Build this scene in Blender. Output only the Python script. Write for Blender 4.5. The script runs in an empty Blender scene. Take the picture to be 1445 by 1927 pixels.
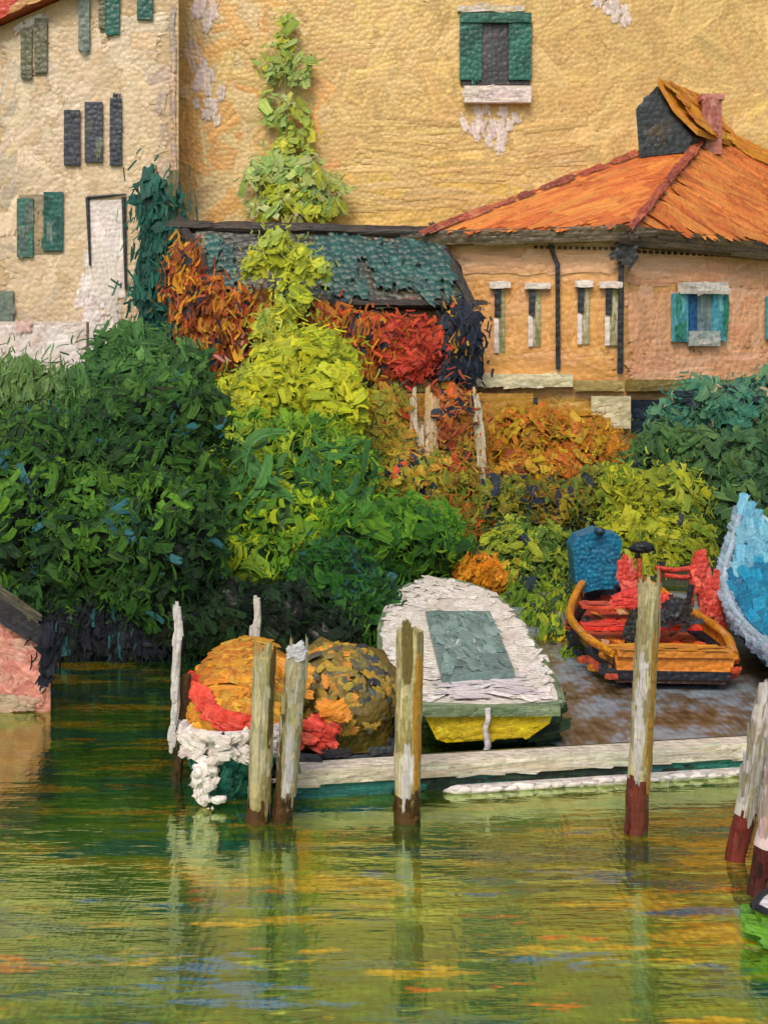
import bpy, math, random
import numpy as np
from mathutils import Vector, noise
random.seed(7); rng = np.random.default_rng(11)
R = math.radians
S = bpy.context.scene
COL = S.collection

# ------------------------------------------------------------------ camera, sky, sun, exposure
F, H0, CH = 2000.0, 740.0, 5.0            # focal length in photo pixels, horizon row, camera height (m)
cam_d = bpy.data.cameras.new('camera'); cam = bpy.data.objects.new('camera', cam_d); COL.objects.link(cam)
cam_d.sensor_fit = 'HORIZONTAL'; cam_d.sensor_width = 36; cam_d.lens = 36*F/1445
cam_d.shift_y = -(963.5-H0)/1445; cam_d.clip_start = .1; cam_d.clip_end = 3000
cam.location = (0, 0, CH); cam.rotation_euler = (R(90), 0, 0)
S.camera = cam
SUN_EL, SUN_AZ = R(50), R(196)            # azimuth clockwise from +Y: behind the camera, to the left
w = bpy.data.worlds.new('World'); S.world = w; w.use_nodes = True
nt = w.node_tree; nt.nodes.clear()
sky = nt.nodes.new('ShaderNodeTexSky'); sky.sky_type = 'NISHITA'; sky.sun_disc = False
sky.sun_elevation = SUN_EL; sky.sun_rotation = SUN_AZ; sky.dust_density = 4; sky.ozone_density = .6; sky.air_density = 1
bg = nt.nodes.new('ShaderNodeBackground'); bg.inputs[1].default_value = .10
wo = nt.nodes.new('ShaderNodeOutputWorld')
nt.links.new(sky.outputs[0], bg.inputs[0]); nt.links.new(bg.outputs[0], wo.inputs[0])
sd = bpy.data.lights.new('sun', 'SUN'); sd.energy = 1.5; sd.angle = R(24); sd.color = (1, .91, .76)
so = bpy.data.objects.new('sun', sd); COL.objects.link(so)
sv = Vector((math.sin(SUN_AZ)*math.cos(SUN_EL), math.cos(SUN_AZ)*math.cos(SUN_EL), math.sin(SUN_EL)))
so.rotation_euler = sv.to_track_quat('Z', 'Y').to_euler(); so.location = sv*60
S.view_settings.view_transform = 'Standard'; S.view_settings.look = 'None'
S.view_settings.exposure = 0.50; S.view_settings.gamma = 1
S.cycles.transparent_max_bounces = 48; S.cycles.max_bounces = 6

# ------------------------------------------------------------------ helpers
def hx(s):
    s = s.lstrip('#'); v = [int(s[i:i+2], 16)/255 for i in (0, 2, 4)]
    return np.array([c/12.92 if c <= .04045 else ((c+.055)/1.055)**2.4 for c in v])
def pal(s): return [hx(t) for t in s.split()]
def P(px, py, d): return np.array(((px-722.5)/F*d, d, CH-(py-H0)/F*d))
def X(px, d): return (px-722.5)/F*d
def unit(v): v = np.asarray(v, float); return v/np.linalg.norm(v)
def jit(c, a=.10):
    c = np.asarray(c)*math.exp(random.gauss(0, a)); return np.clip(c*(1+np.array([random.gauss(0, a*.35) for _ in range(3)])), 0.002, .9)

class Plane:
    """a facade plane: p0 a point on it, ux its horizontal direction, n the way it faces"""
    def __init__(s, p0, ux): s.p0 = np.array(p0, float); s.ux = unit(ux); s.uz = np.array((0, 0, 1.)); s.n = np.cross(s.ux, s.uz)
    def at(s, px, py):
        o = np.array((0, 0, CH)); d = np.array(((px-722.5)/F, 1, -(py-H0)/F))
        return o+d*(np.dot(s.p0-o, s.n)/np.dot(d, s.n))

class MB:
    def __init__(s): s.V = []; s.UV = []; s.C = []; s.F = []; s.SM = []; s.n = 0
    def add(s, v, uv, c, f, sm):
        v = np.asarray(v, float).reshape(-1, 3); k = len(v)
        s.V.append(v); s.UV.append(np.asarray(uv, float).reshape(-1, 2))
        c = np.asarray(c, float)
        if c.ndim == 1: c = np.tile(c, (k, 1))
        if c.shape[1] == 3: c = np.hstack([c, np.zeros((k, 1))])
        s.C.append(c); s.F += [tuple(i+s.n for i in q) for q in f]; s.SM += [sm]*len(f); s.n += k
        return s
    def poly(s, pts, c):
        pts = np.asarray(pts, float); o = pts[0]; u = unit(pts[1]-pts[0]); nn = np.cross(u, pts[2]-pts[0]); vv = unit(np.cross(nn, u))
        return s.add(pts, [(np.dot(p-o, u)*.7, np.dot(p-o, vv)*.35) for p in pts], c, [tuple(range(len(pts)))], False)
    def prism(s, front, ext, c, c_side=None):
        """polygon swept along ext, closed"""
        a = np.asarray(front, float); b = a+np.asarray(ext, float); cs = c if c_side is None else c_side
        s.poly(a, c); s.poly(b[::-1], c)
        for i in range(len(a)):
            j = (i+1) % len(a); s.poly([a[i], b[i], b[j], a[j]], cs)
        return s
    def box(s, o, u, v, t, c):
        """box from corner o with three edge vectors"""
        o, u, v, t = (np.asarray(q, float) for q in (o, u, v, t))
        return s.prism([o, o+u, o+u+v, o+v], t, c)
    def tube(s, path, rad, c, seg=12, wob=0., cap=True):
        path = np.asarray(path, float); n = len(path)
        if np.isscalar(rad): rad = [rad]*n
        cc = np.asarray(c, float)
        vs, uv, cs = [], [], []
        for i, p in enumerate(path):
            t = unit(path[min(i+1, n-1)]-path[max(i-1, 0)]); a = unit(np.cross(t, (0, 1, .013))) if abs(t[1]) < .9 else unit(np.cross(t, (0, 0, 1))); b = np.cross(t, a)
            for k in range(seg+1):
                th = 2*math.pi*k/seg; r = rad[i]*(1+wob*noise.noise(Vector((math.cos(th)*1.5, math.sin(th)*1.5, i*.8+path[0][0]))))
                vs.append(p+r*(math.cos(th)*a+math.sin(th)*b)); uv.append((np.linalg.norm(p-path[0])*.7, k/seg*2)); cs.append(cc if cc.ndim == 1 else cc[i])
        f = [(i*(seg+1)+k, i*(seg+1)+k+1, (i+1)*(seg+1)+k+1, (i+1)*(seg+1)+k) for i in range(n-1) for k in range(seg)]
        s.add(vs, uv, cs, f, True)
        if cap:
            m = seg+1
            s.poly(np.array(vs[:seg])[::-1], cs[0]); s.poly(np.array(vs[(n-1)*m:(n-1)*m+seg]), cs[-1])
        return s
    def blob(s, c, r, colr, lump=.25, sub=3, seed=0.):
        import bmesh
        bm = bmesh.new(); bmesh.ops.create_icosphere(bm, subdivisions=sub, radius=1)
        vs = []
        for v in bm.verts:
            k = 1+lump*noise.noise(v.co*2.1+Vector((seed, seed*1.7, 0)))*1.6
            vs.append(np.array(c)+np.array(v.co)*k*np.array(r))
        f = [tuple(v.index for v in q.verts) for q in bm.faces]
        uv = [(v[0]*.8, v[2]*.4) for v in vs]
        bm.free(); return s.add(vs, uv, colr, f, True)
    def strokes(s, Cn, T, N, L, W, K, col, dry, thick=.08, nu=6, nv=6, mixed=.32):
        """impasto brush marks: curved ribbons with a domed back and ragged ends; one row per mark"""
        Cn, T, N = (np.asarray(q, float) for q in (Cn, T, N)); n = len(Cn)
        if n == 0: return s
        L = np.broadcast_to(L, n); W = np.broadcast_to(W, n); K = np.broadcast_to(K, n); dry = np.broadcast_to(dry, n)
        N = N/np.linalg.norm(N, axis=1, keepdims=True)
        T = T-N*(T*N).sum(1, keepdims=True); T = T/(np.linalg.norm(T, axis=1, keepdims=True)+1e-9)
        B = np.cross(N, T)
        u = np.linspace(0, 1, nu)[None, :, None]; v = np.linspace(0, 1, nv)[None, None, :]
        e0 = rng.uniform(-.05, .07, (n, 1, nv)); e1 = rng.uniform(-.06, .09, (n, 1, nv))
        uu = e0+(1-e0-e1)*u                                     # each bristle column starts and stops on its own
        a = (uu-.5)*L[:, None, None]
        taper = .80+.20*np.sin(math.pi*np.clip(u, 0.05, .95))
        b = (v-.5)*W[:, None, None]*taper+K[:, None, None]*((uu-.5)**2-.08)*L[:, None, None]
        ridge = rng.uniform(.4, 1.0, (n, 1, nv))*np.ones((1, nu, 1))
        edge = 1-(2*v-1)**2
        h = W[:, None, None]*thick*(edge*.8+.2)*ridge*(.7+.5*u)
        V = Cn[:, None, None, :]+a[..., None]*T[:, None, None, :]+b[..., None]*B[:, None, None, :]+h[..., None]*N[:, None, None, :]
        off = rng.integers(0, 90, (n, 2))
        U = np.broadcast_to(u*.96+.02, (n, nu, nv))+off[:, 0][:, None, None]; VV = np.broadcast_to(v*.96+.02, (n, nu, nv))+off[:, 1][:, None, None]
        c4 = np.hstack([np.asarray(col, float).reshape(n, 3), dry[:, None]])
        C = np.broadcast_to(c4[:, None, None, :], (n, nu, nv, 4)).copy()
        if n > 3:                                               # a loaded brush picks up some of its neighbours' colour
            o2 = np.clip(np.arange(n)+rng.integers(-3, 4, n), 0, n-1); wgt = np.clip(rng.normal(.25, .5, (n, 1, nv)), 0, 1)*mixed*np.linspace(.5, 1.5, nu)[None, :, None]
            C[..., :3] = C[..., :3]*(1-wgt[..., None])+c4[o2][:, None, None, :3]*wgt[..., None]
        C[..., :3] *= np.exp(rng.normal(0, .09, (n, 1, nv)))[..., None]
        q = [(i*nv+j, i*nv+j+1, (i+1)*nv+j+1, (i+1)*nv+j) for i in range(nu-1) for j in range(nv-1)]
        fs = (np.arange(n)[:, None, None]*nu*nv+np.array(q)[None]).reshape(-1, 4)
        return s.add(V.reshape(-1, 3), np.stack([U, VV], -1).reshape(-1, 2), C.reshape(-1, 4), [tuple(int(k) for k in t) for t in fs], True)
    def build(s, name, mat, parent=None, root=None):
        me = bpy.data.meshes.new(name)
        V = np.vstack(s.V); o = np.zeros(3)
        if root is not None: o = np.array(root.location)
        me.from_pydata((V-o).tolist(), [], s.F)
        C = np.vstack(s.C); at = me.color_attributes.new('Col', 'FLOAT_COLOR', 'POINT'); at.data.foreach_set('color', C.astype('f4').ravel())
        li = np.zeros(len(me.loops), 'i4'); me.loops.foreach_get('vertex_index', li)
        uvl = me.uv_layers.new(name='UVMap'); uvl.data.foreach_set('uv', np.vstack(s.UV)[li].astype('f4').ravel())
        me.polygons.foreach_set('use_smooth', np.array(s.SM, bool)); me.update()
        me.materials.append(mat)
        ob = bpy.data.objects.new(name, me); COL.objects.link(ob)
        if parent is not None: ob.parent = parent
        return ob

def thing(name, label, cat, loc, group=None):
    o = bpy.data.objects.new(name, None); COL.objects.link(o); o.location = [float(q) for q in loc]; o.empty_display_size = .3
    o['label'] = label; o['category'] = cat
    if group: o['group'] = group
    bpy.context.view_layer.update()
    return o
def tag(o, label=None, cat=None, group=None, kind=None):
    for k, v in (('label', label), ('category', cat), ('group', group), ('kind', kind)):
        if v: o[k] = v
    return o

# ------------------------------------------------------------------ materials: oil paint on a coarse weave
class NT:
    def __init__(s, m): s.t = m.node_tree
    def n(s, kind, **kw):
        q = s.t.nodes.new(kind)
        for k, v in kw.items(): setattr(q, k, v)
        return q
    def lk(s, a, b): s.t.links.new(a, b)
    def m(s, op, a, b=None, clamp=False):
        q = s.n('ShaderNodeMath', operation=op, use_clamp=clamp)
        for i, v in enumerate((a, b)):
            if v is None: continue
            if isinstance(v, (int, float)): q.inputs[i].default_value = v
            else: s.lk(v, q.inputs[i])
        return q.outputs[0]
    def noise(s, vec, sx, sy, sz, scale=1., detail=2., rough=.5):
        mp = s.n('ShaderNodeMapping'); mp.inputs['Scale'].default_value = (sx, sy, sz); s.lk(vec, mp.inputs[0])
        q = s.n('ShaderNodeTexNoise'); q.inputs['Scale'].default_value = scale; q.inputs['Detail'].default_value = detail; q.inputs['Roughness'].default_value = rough
        s.lk(mp.outputs[0], q.inputs['Vector']); return q.outputs['Fac']
    def weave(s, vec, px, py=None, pz=None):
        """rounded knots of a coarse weave, in loose rows"""
        mp = s.n('ShaderNodeMapping'); mp.inputs['Scale'].default_value = (1/px, 1/(py or px), 1/(pz or px)); mp.inputs['Rotation'].default_value = (0, .12, 0); s.lk(vec, mp.inputs[0])
        v = s.n('ShaderNodeTexVoronoi', feature='F1'); v.inputs['Scale'].default_value = 1; v.inputs['Randomness'].default_value = .70
        s.lk(mp.outputs[0], v.inputs['Vector']); return s.m('SUBTRACT', 1., s.m('MULTIPLY', v.outputs['Distance'], 1.25), True)

def oil(name, pitch, rough=.42, weave=.5, streak=.5, spec=.4, frayed=True, bump=.34):
    m = bpy.data.materials.new(name); m.use_nodes = True; g = NT(m); g.t.nodes.clear()
    at = g.n('ShaderNodeAttribute', attribute_name='Col'); uv = g.n('ShaderNodeUVMap', uv_map='UVMap'); tc = g.n('ShaderNodeTexCoord')
    st = g.noise(uv.outputs[0], 1.3, 9, 1, 1., 3., .62)          # bristle lines along the mark
    fine = g.noise(uv.outputs[0], 2.5, 26, 1, 1., 2., .5)
    wv = g.weave(tc.outputs['Object'], pitch)
    mott = g.noise(tc.outputs['Object'], 1, 1, 1, .4/pitch, 2.)
    # pigment: bristle lines carry a little more or less of the colour
    f = g.m('ADD', .30, g.m('ADD', g.m('MULTIPLY', st, .78), g.m('ADD', g.m('MULTIPLY', fine, .34), g.m('MULTIPLY', mott, .28))))
    vm = g.n('ShaderNodeVectorMath', operation='SCALE'); g.lk(at.outputs['Color'], vm.inputs[0]); g.lk(f, vm.inputs['Scale'])
    h = g.m('ADD', g.m('MULTIPLY', wv, weave), g.m('ADD', g.m('MULTIPLY', st, streak*1.3), g.m('MULTIPLY', fine, streak*.55)))
    bp = g.n('ShaderNodeBump'); bp.inputs['Strength'].default_value = .9; bp.inputs['Distance'].default_value = pitch*bump; g.lk(h, bp.inputs['Height'])
    bs = g.n('ShaderNodeBsdfPrincipled'); g.lk(vm.outputs[0], bs.inputs['Base Color']); bs.inputs['Roughness'].default_value = rough
    bs.inputs['Specular IOR Level'].default_value = spec; g.lk(bp.outputs[0], bs.inputs['Normal'])
    if not frayed:
        o = g.n('ShaderNodeOutputMaterial'); g.lk(bs.outputs[0], o.inputs[0]); return m
    # dry brush: towards its ends and edges a mark only takes on the knots of the weave
    sp = g.n('ShaderNodeSeparateXYZ'); g.lk(uv.outputs[0], sp.inputs[0])
    fu = g.m('FRACT', sp.outputs[0]); fv = g.m('FRACT', sp.outputs[1])
    eu = g.m('MULTIPLY', g.m('MINIMUM', fu, g.m('SUBTRACT', 1., fu)), 2.6, True); ev = g.m('MULTIPLY', g.m('MINIMUM', fv, g.m('SUBTRACT', 1., fv)), 5., True)
    e = g.m('MINIMUM', eu, ev)
    val = g.m('ADD', g.m('MULTIPLY', e, .42), g.m('ADD', g.m('MULTIPLY', wv, .25), g.m('MULTIPLY', st, .75)))
    hole = g.m('LESS_THAN', val, g.m('MULTIPLY', at.outputs['Alpha'], 1.0))
    tr = g.n('ShaderNodeBsdfTransparent'); mx = g.n('ShaderNodeMixShader'); g.lk(hole, mx.inputs[0]); g.lk(bs.outputs[0], mx.inputs[1]); g.lk(tr.outputs[0], mx.inputs[2])
    o = g.n('ShaderNodeOutputMaterial'); g.lk(mx.outputs[0], o.inputs[0])
    return m
FAR = oil('painted_masonry', .215, .36, 1.0, .24, .45, True, .14)
LEAF = oil('painted_foliage', .12, .42, .25, .9, .25, False, .25)
BOAT = oil('painted_boat', .105, .38, .7, .35, .4, True, .36)
WOOD = oil('painted_timber', .09, .45, .35, .6)

def water_mat():
    m = bpy.data.materials.new('canal_water'); m.use_nodes = True; g = NT(m); g.t.nodes.clear()
    tc = g.n('ShaderNodeTexCoord'); ob = tc.outputs['Object']
    big = g.noise(ob, .22, .6, 1, 1., 3., .55); mid = g.noise(ob, .8, 4.2, 1, 1., 3., .6); fine = g.noise(ob, 5, 22, 1, 1., 2.)
    wv = g.weave(ob, .085, .17, .1)
    cr = g.n('ShaderNodeValToRGB'); e = cr.color_ramp.elements
    stops = [(.30, '#1a4836'), (.42, '#28541c'), (.50, '#466c1c'), (.58, '#6c821c'), (.67, '#ac961a'), (.80, '#287062')]
    e[0].position = stops[0][0]; e[1].position = stops[-1][0]
    for p_, c_ in stops[1:-1]: e.new(p_)
    for q, (p_, c_) in zip(sorted(e, key=lambda q: q.position), stops): q.color = (*hx(c_), 1)
    g.lk(g.m('ADD', g.m('MULTIPLY', big, .5), g.m('MULTIPLY', mid, .5)), cr.inputs[0])
    # blue and ochre streaks: sky glints and reflections painted into the water's base colour
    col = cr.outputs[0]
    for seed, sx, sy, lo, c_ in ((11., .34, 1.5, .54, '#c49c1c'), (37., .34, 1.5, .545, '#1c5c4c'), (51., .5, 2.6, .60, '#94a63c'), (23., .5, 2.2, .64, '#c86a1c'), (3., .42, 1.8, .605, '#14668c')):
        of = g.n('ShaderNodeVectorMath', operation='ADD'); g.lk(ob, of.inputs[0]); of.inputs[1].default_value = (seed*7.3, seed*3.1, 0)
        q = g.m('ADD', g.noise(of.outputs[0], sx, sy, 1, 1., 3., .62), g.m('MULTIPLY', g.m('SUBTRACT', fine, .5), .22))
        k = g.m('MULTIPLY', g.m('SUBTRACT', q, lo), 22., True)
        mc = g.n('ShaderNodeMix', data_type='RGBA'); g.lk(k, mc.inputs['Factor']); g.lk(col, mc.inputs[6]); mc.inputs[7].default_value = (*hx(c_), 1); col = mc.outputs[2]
    br = g.n('ShaderNodeVectorMath', operation='SCALE'); g.lk(col, br.inputs[0]); g.lk(g.m('ADD', .55, g.m('ADD', g.m('MULTIPLY', fine, .5), g.m('MULTIPLY', wv, .4))), br.inputs['Scale']); col = br.outputs[0]
    h = g.m('ADD', g.m('MULTIPLY', mid, 1.), g.m('ADD', g.m('MULTIPLY', fine, .16), g.m('MULTIPLY', wv, .10)))
    hk = g.m('ADD', g.m('MULTIPLY', fine, .5), wv)
    bk = g.n('ShaderNodeBump'); bk.inputs['Strength'].default_value = .9; bk.inputs['Distance'].default_value = .045; g.lk(hk, bk.inputs['Height'])
    bp = g.n('ShaderNodeBump'); bp.inputs['Strength'].default_value = .6; bp.inputs['Distance'].default_value = .017; g.lk(h, bp.inputs['Height'])
    df = g.n('ShaderNodeBsdfPrincipled'); df.inputs['Roughness'].default_value = .5; df.inputs['Specular IOR Level'].default_value = .2; g.lk(col, df.inputs['Base Color']); g.lk(bk.outputs[0], df.inputs['Normal'])
    gl = g.n('ShaderNodeBsdfGlossy'); gl.inputs['Roughness'].default_value = .07; gl.inputs['Color'].default_value = (.56, .68, .33, 1); g.lk(bp.outputs[0], gl.inputs['Normal'])
    mx = g.n('ShaderNodeMixShader'); lw_ = g.n('ShaderNodeLayerWeight'); lw_.inputs['Blend'].default_value = .5
    mr = g.n('ShaderNodeMapRange'); g.lk(lw_.outputs['Facing'], mr.inputs[0]); mr.inputs[1].default_value = .49; mr.inputs[2].default_value = .66; mr.inputs[3].default_value = .30; mr.inputs[4].default_value = .86
    g.lk(mr.outputs[0], mx.inputs[0]); g.lk(df.outputs[0], mx.inputs[1]); g.lk(gl.outputs[0], mx.inputs[2])
    o = g.n('ShaderNodeOutputMaterial'); g.lk(mx.outputs[0], o.inputs[0]); return m
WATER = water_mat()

# ------------------------------------------------------------------ brush-mark layouts
def pick(palette, pos, f=.6, r=.35, seed=0.):
    """neighbouring marks tend to take the same colour: clumps"""
    q = noise.noise(Vector(pos)*f+Vector((seed, 3.1*seed, 0)))*.5*1.5+.5+random.gauss(0, r*.6)
    return palette[int(np.clip(q, 0, .999)*len(palette))]
def wall_strokes(mb, pl, poly_px, n, palette, L, W, ang=0., spread=25., off=.012, dry=.45, f=.22, curv=.25, zone=None, seed=0., lift=.03, over=0.):
    """marks laid on a facade inside a pixel-measured quad (a,b,c,d going round)"""
    a, b, c, d = [pl.at(*q) for q in poly_px]
    Cn, T, Ls, Ws, cs = [], [], [], [], []; wd = np.linalg.norm(b-a); ht = np.linalg.norm(d-a)
    for i in range(n):
        th = R(random.gauss(ang, spread)); ll = L*random.uniform(.6, 1.4); ww = W*random.uniform(.6, 1.35)
        iu = min(.5, (abs(math.cos(th))*ll+abs(math.sin(th))*ww)*.5/wd-over); iv = min(.5, (abs(math.sin(th))*ll+abs(math.cos(th))*ww)*.5/ht-over)
        u, v = random.uniform(iu, 1-iu), random.uniform(iv, 1-iv); p = (a*(1-u)+b*u)*(1-v)+(d*(1-u)+c*u)*v
        pp = zone(u, v) if zone else palette
        Cn.append(p+pl.n*(off+random.random()*lift)); T.append(pl.ux*math.cos(th)+pl.uz*math.sin(th))
        Ls.append(ll); Ws.append(ww); cs.append(jit(pick(pp, p, f, .4, seed), .045))
    mb.strokes(Cn, T, np.tile(pl.n, (n, 1)), np.array(Ls), np.array(Ws), rng.normal(0, curv, n), cs, dry*rng.uniform(.9, 1.7, n), thick=.022)
def tri_strokes(mb, a, b, c, n, palette, L, W, t, dry=.4, off=.02, f=.3, spread=.25, lift=.04, flip=False, curv=.2):
    a, b, c = (np.asarray(q, float) for q in (a, b, c)); nn = unit(np.cross(b-a, c-a))
    if nn[1] > 0 or (abs(nn[1]) < .05 and nn[2] < 0): nn = -nn
    if flip: nn = -nn
    Cn, T, cs, LL = [], [], [], []
    for i in range(int(n*1.9)):
        u, v = random.random(), random.random()
        if u+v > 1: u, v = 1-u, 1-v
        if min(u, v, 1-u-v) < .02 and random.random() < .7: continue
        p = (a+(b-a)*u+(c-a)*v); lt = L*random.uniform(.6, 1.4); tt = unit(t)
        G = np.array([b-a, c-a]).T; ok = True
        for sgn in (-.5, .5):
            uv_ = np.linalg.lstsq(G, p+tt*lt*sgn-a, rcond=None)[0]; ok = ok and min(uv_[0], uv_[1], 1-uv_.sum()) > -.012
        if not ok and random.random() < .995: continue
        LL.append(lt); Cn.append(p+nn*(off+random.random()*lift)); T.append(unit(t)+rng.normal(0, spread, 3)); cs.append(jit(pick(palette, p, f), .08))
    n = len(Cn)
    mb.strokes(Cn, T, np.tile(nn, (n, 1)), np.array(LL), W*rng.uniform(.6, 1.3, n), rng.normal(0, curv, n), cs, dry*rng.uniform(.8, 1.6, n), thick=.06)
def quad_strokes(mb, a, b, c, d, n, *k, **kw): tri_strokes(mb, a, b, c, n//2, *k, **kw); tri_strokes(mb, a, c, d, n-n//2, *k, **kw)
def panel(mb, pl, px0, py0, px1, py1, off, depth, palette, ns=8, ang=90, L=None, W=None, dry=.5, over=.05, body=None):
    """a board standing proud of a facade, its edge left to the brush"""
    a, b, c, d = pl.at(px0, py1), pl.at(px1, py1), pl.at(px1, py0), pl.at(px0, py0)
    col = np.asarray(palette[0] if body is None else body)
    mb.prism(np.array([a, b, c, d])+pl.n*(off+depth), -pl.n*depth, jit(col, .03))
    h = np.linalg.norm(d-a); wd = np.linalg.norm(b-a)
    if L is None: L = (h if ang == 90 else wd)*.55
    if W is None: W = (wd if ang == 90 else h)*.42
    if ns: wall_strokes(mb, pl, [(px0, py1), (px1, py1), (px1, py0), (px0, py0)], ns, palette, L, W, ang, 7, off+depth+.004, dry, f=.8, curv=.08, lift=.012, over=over)
def crown(mb, blobs, palette, n, L, W, core=None, seed=0., face=.7, dry=.5, accents=(), curl=.5, updir=.0, f=.55, cores=.72, tilt=None):
    """foliage: a broken core and a shell of leafy marks through the outer part of each mass; blobs are (px, py, d, rpx, rpy, [ry m])"""
    B = []
    for q in blobs:
        px, py, d, rx, rz = q[:5]; c = P(px, py, d); k = d/F
        B.append((c, np.array((rx*k, q[5] if len(q) > 5 else (rx+rz)*.5*k, rz*k))))
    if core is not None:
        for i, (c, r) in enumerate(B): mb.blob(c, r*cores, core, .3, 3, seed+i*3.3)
    wts = np.array([r[0]*r[2] for c, r in B]); wts = wts/wts.sum()
    Cn, T, N, cs = [], [], [], []
    acc = []
    for col, cnt in accents: acc += [col]*cnt
    for i in range(n+len(acc)):
        c, r = B[rng.choice(len(B), p=wts)]
        dv = unit(rng.normal(0, 1, 3))
        if dv[1] > 0 and random.random() < face: dv[1] = -dv[1]
        rr = random.uniform(.84, 1.04) if i < n else random.uniform(.95, 1.08)
        p = c+dv*r*rr*(1+.18*noise.noise(Vector(dv)*2.2+Vector((seed, c[0], c[2]))))
        nn = unit(unit(dv/r)*.5+np.array((0, -.75, .25))+rng.normal(0, .14, 3))
        t = rng.normal(0, 1, 3)+np.array((0, 0, updir))
        if tilt is not None: t = np.asarray(tilt)+rng.normal(0, .35, 3)
        Cn.append(p); T.append(t); N.append(nn)
        cs.append(jit(pick(palette, p, f, .24, seed), .10) if i < n else jit(acc[i-n], .08))
    m = len(Cn); sz = np.where(rng.random(m) < .4, rng.uniform(.6, 1.1, m), rng.uniform(.25, .6, m)); Cn = np.array(Cn); N = np.array(N); cs = np.array(cs); T = np.array(T)
    mb.strokes(Cn, T, N, L*np.sqrt(sz)*rng.uniform(.6, 1.3, m), W*1.5*sz, rng.normal(0, curl*.7, m), cs, np.zeros(m), thick=.04, nu=6, nv=7, mixed=.6)
    # many fine bristle touches dragged over the broad ones
    k = int(m*2.6); o = rng.integers(0, m, k); wob = .5 if tilt is None else .18
    mb.strokes(Cn[o]+N[o]*W*rng.uniform(.05, .22, (k, 1))+rng.normal(0, 1, (k, 3))*L*.34, T[o]+rng.normal(0, wob, (k, 3)), N[o]+rng.normal(0, .12, (k, 3)), L*rng.uniform(.18, .55, k), W*rng.uniform(.12, .34, k), rng.normal(0, curl, k), cs[o]*np.exp(rng.normal(0, .20, (k, 1))), np.zeros(k), thick=.10, nu=5, nv=4, mixed=.3)
def spots(mb, plc, cnt, col, L, W, t, rad, nn=(0, -1, .1), dry=.5, spread=.3):
    """a scatter of marks of one colour about a point"""
    c = np.asarray(plc, float)
    Cn = c+rng.normal(0, 1, (cnt, 3))*np.asarray(rad)
    mb.strokes(Cn, np.asarray(t)+rng.normal(0, spread, (cnt, 3)), np.tile(np.asarray(nn, float), (cnt, 1))+rng.normal(0, .12, (cnt, 3)), L*rng.uniform(.6, 1.4, cnt), W*rng.uniform(.6, 1.4, cnt), rng.normal(0, .3, cnt), [jit(col, .1) for _ in range(cnt)], dry*rng.uniform(.4, 1.2, cnt), thick=.12)
def limbs(mb, base, tips, r, col):
    base = np.asarray(base, float)
    for t in tips:
        t = np.asarray(t, float); m = base*.5+t*.5+rng.normal(0, .18, 3)
        mb.tube([base, base*.75+m*.25+(0, 0, .1), m, t], [r, r*.8, r*.55, r*.2], col, 9, .2)

# ------------------------------------------------------------------ water and ground
mb = MB()
def grid(mb, x0, x1, y0, y1, nx, ny, z, c):
    vs = [(x0+(x1-x0)*i/nx, y0+(y1-y0)*j/ny, z) for j in range(ny+1) for i in range(nx+1)]
    f = [(j*(nx+1)+i, j*(nx+1)+i+1, (j+1)*(nx+1)+i+1, (j+1)*(nx+1)+i) for j in range(ny) for i in range(nx)]
    mb.add(vs, [(v[0], v[1]) for v in vs], c, f, True)
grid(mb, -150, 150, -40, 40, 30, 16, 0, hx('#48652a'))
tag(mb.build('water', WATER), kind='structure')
mb = MB()
edge = [(-300, 20.2), (-30, 20.2), (-9.5, 20.2), (-5, 20.0), (-.9, 20.6), (-.5, 24.4), (1.7, 24.8), (2.0, 27.6), (9.5, 27.5), (12, 26.5), (40, 26.5), (300, 26.5)]
rows = [(0, -1.5), (.05, .12), (.6, .45), (3, .9), (8, 1.2), (22, 1.4), (120, 1.5), (900, 1.5)]
vs = [(x, y+dy, z+(.08*noise.noise(Vector((x, dy, 0))) if z > 0 else 0)) for dy, z in rows for x, y in edge]; m = len(edge)
mb.add(vs, [(v[0], v[1]) for v in vs], hx('#2b3320'), [(j*m+i, j*m+i+1, (j+1)*m+i+1, (j+1)*m+i) for j in range(len(rows)-1) for i in range(m-1)], True)
tag(mb.build('ground', LEAF), kind='structure')

def reflection_mat():  # brown to grey-blue ramp paints the water's reflections behind the pontoon
    m = bpy.data.materials.new('painted_reflection'); m.use_nodes = True; g = NT(m); g.t.nodes.clear(); tc = g.n('ShaderNodeTexCoord'); ob = tc.outputs['Object']
    a = g.noise(ob, .7, .6, 1, 1., 3., .6); b = g.noise(ob, 4, 4, 1, 1., 3.); wv = g.weave(ob, .11, .26, .1)
    cr = g.n('ShaderNodeValToRGB'); e = cr.color_ramp.elements; e[0].position = .38; e[0].color = (*hx('#3c301c'), 1); e[1].position = .66; e[1].color = (*hx('#8b98a2'), 1)
    for p_, c_ in ((.44, '#5c4c34'), (.49, '#6a6058'), (.54, '#77808a')): q = e.new(p_); q.color = (*hx(c_), 1)
    g.lk(g.m('ADD', g.m('MULTIPLY', a, .75), g.m('ADD', g.m('MULTIPLY', b, .17), g.m('MULTIPLY', wv, .10))), cr.inputs[0])
    bp = g.n('ShaderNodeBump'); bp.inputs['Strength'].default_value = .6; bp.inputs['Distance'].default_value = .02; g.lk(g.m('ADD', b, wv), bp.inputs['Height'])
    bs = g.n('ShaderNodeBsdfPrincipled'); bs.inputs['Roughness'].default_value = .28; bs.inputs['Specular IOR Level'].default_value = .5; g.lk(cr.outputs[0], bs.inputs['Base Color']); g.lk(bp.outputs[0], bs.inputs['Normal'])
    o = g.n('ShaderNodeOutputMaterial'); g.lk(bs.outputs[0], o.inputs[0]); return m
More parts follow.
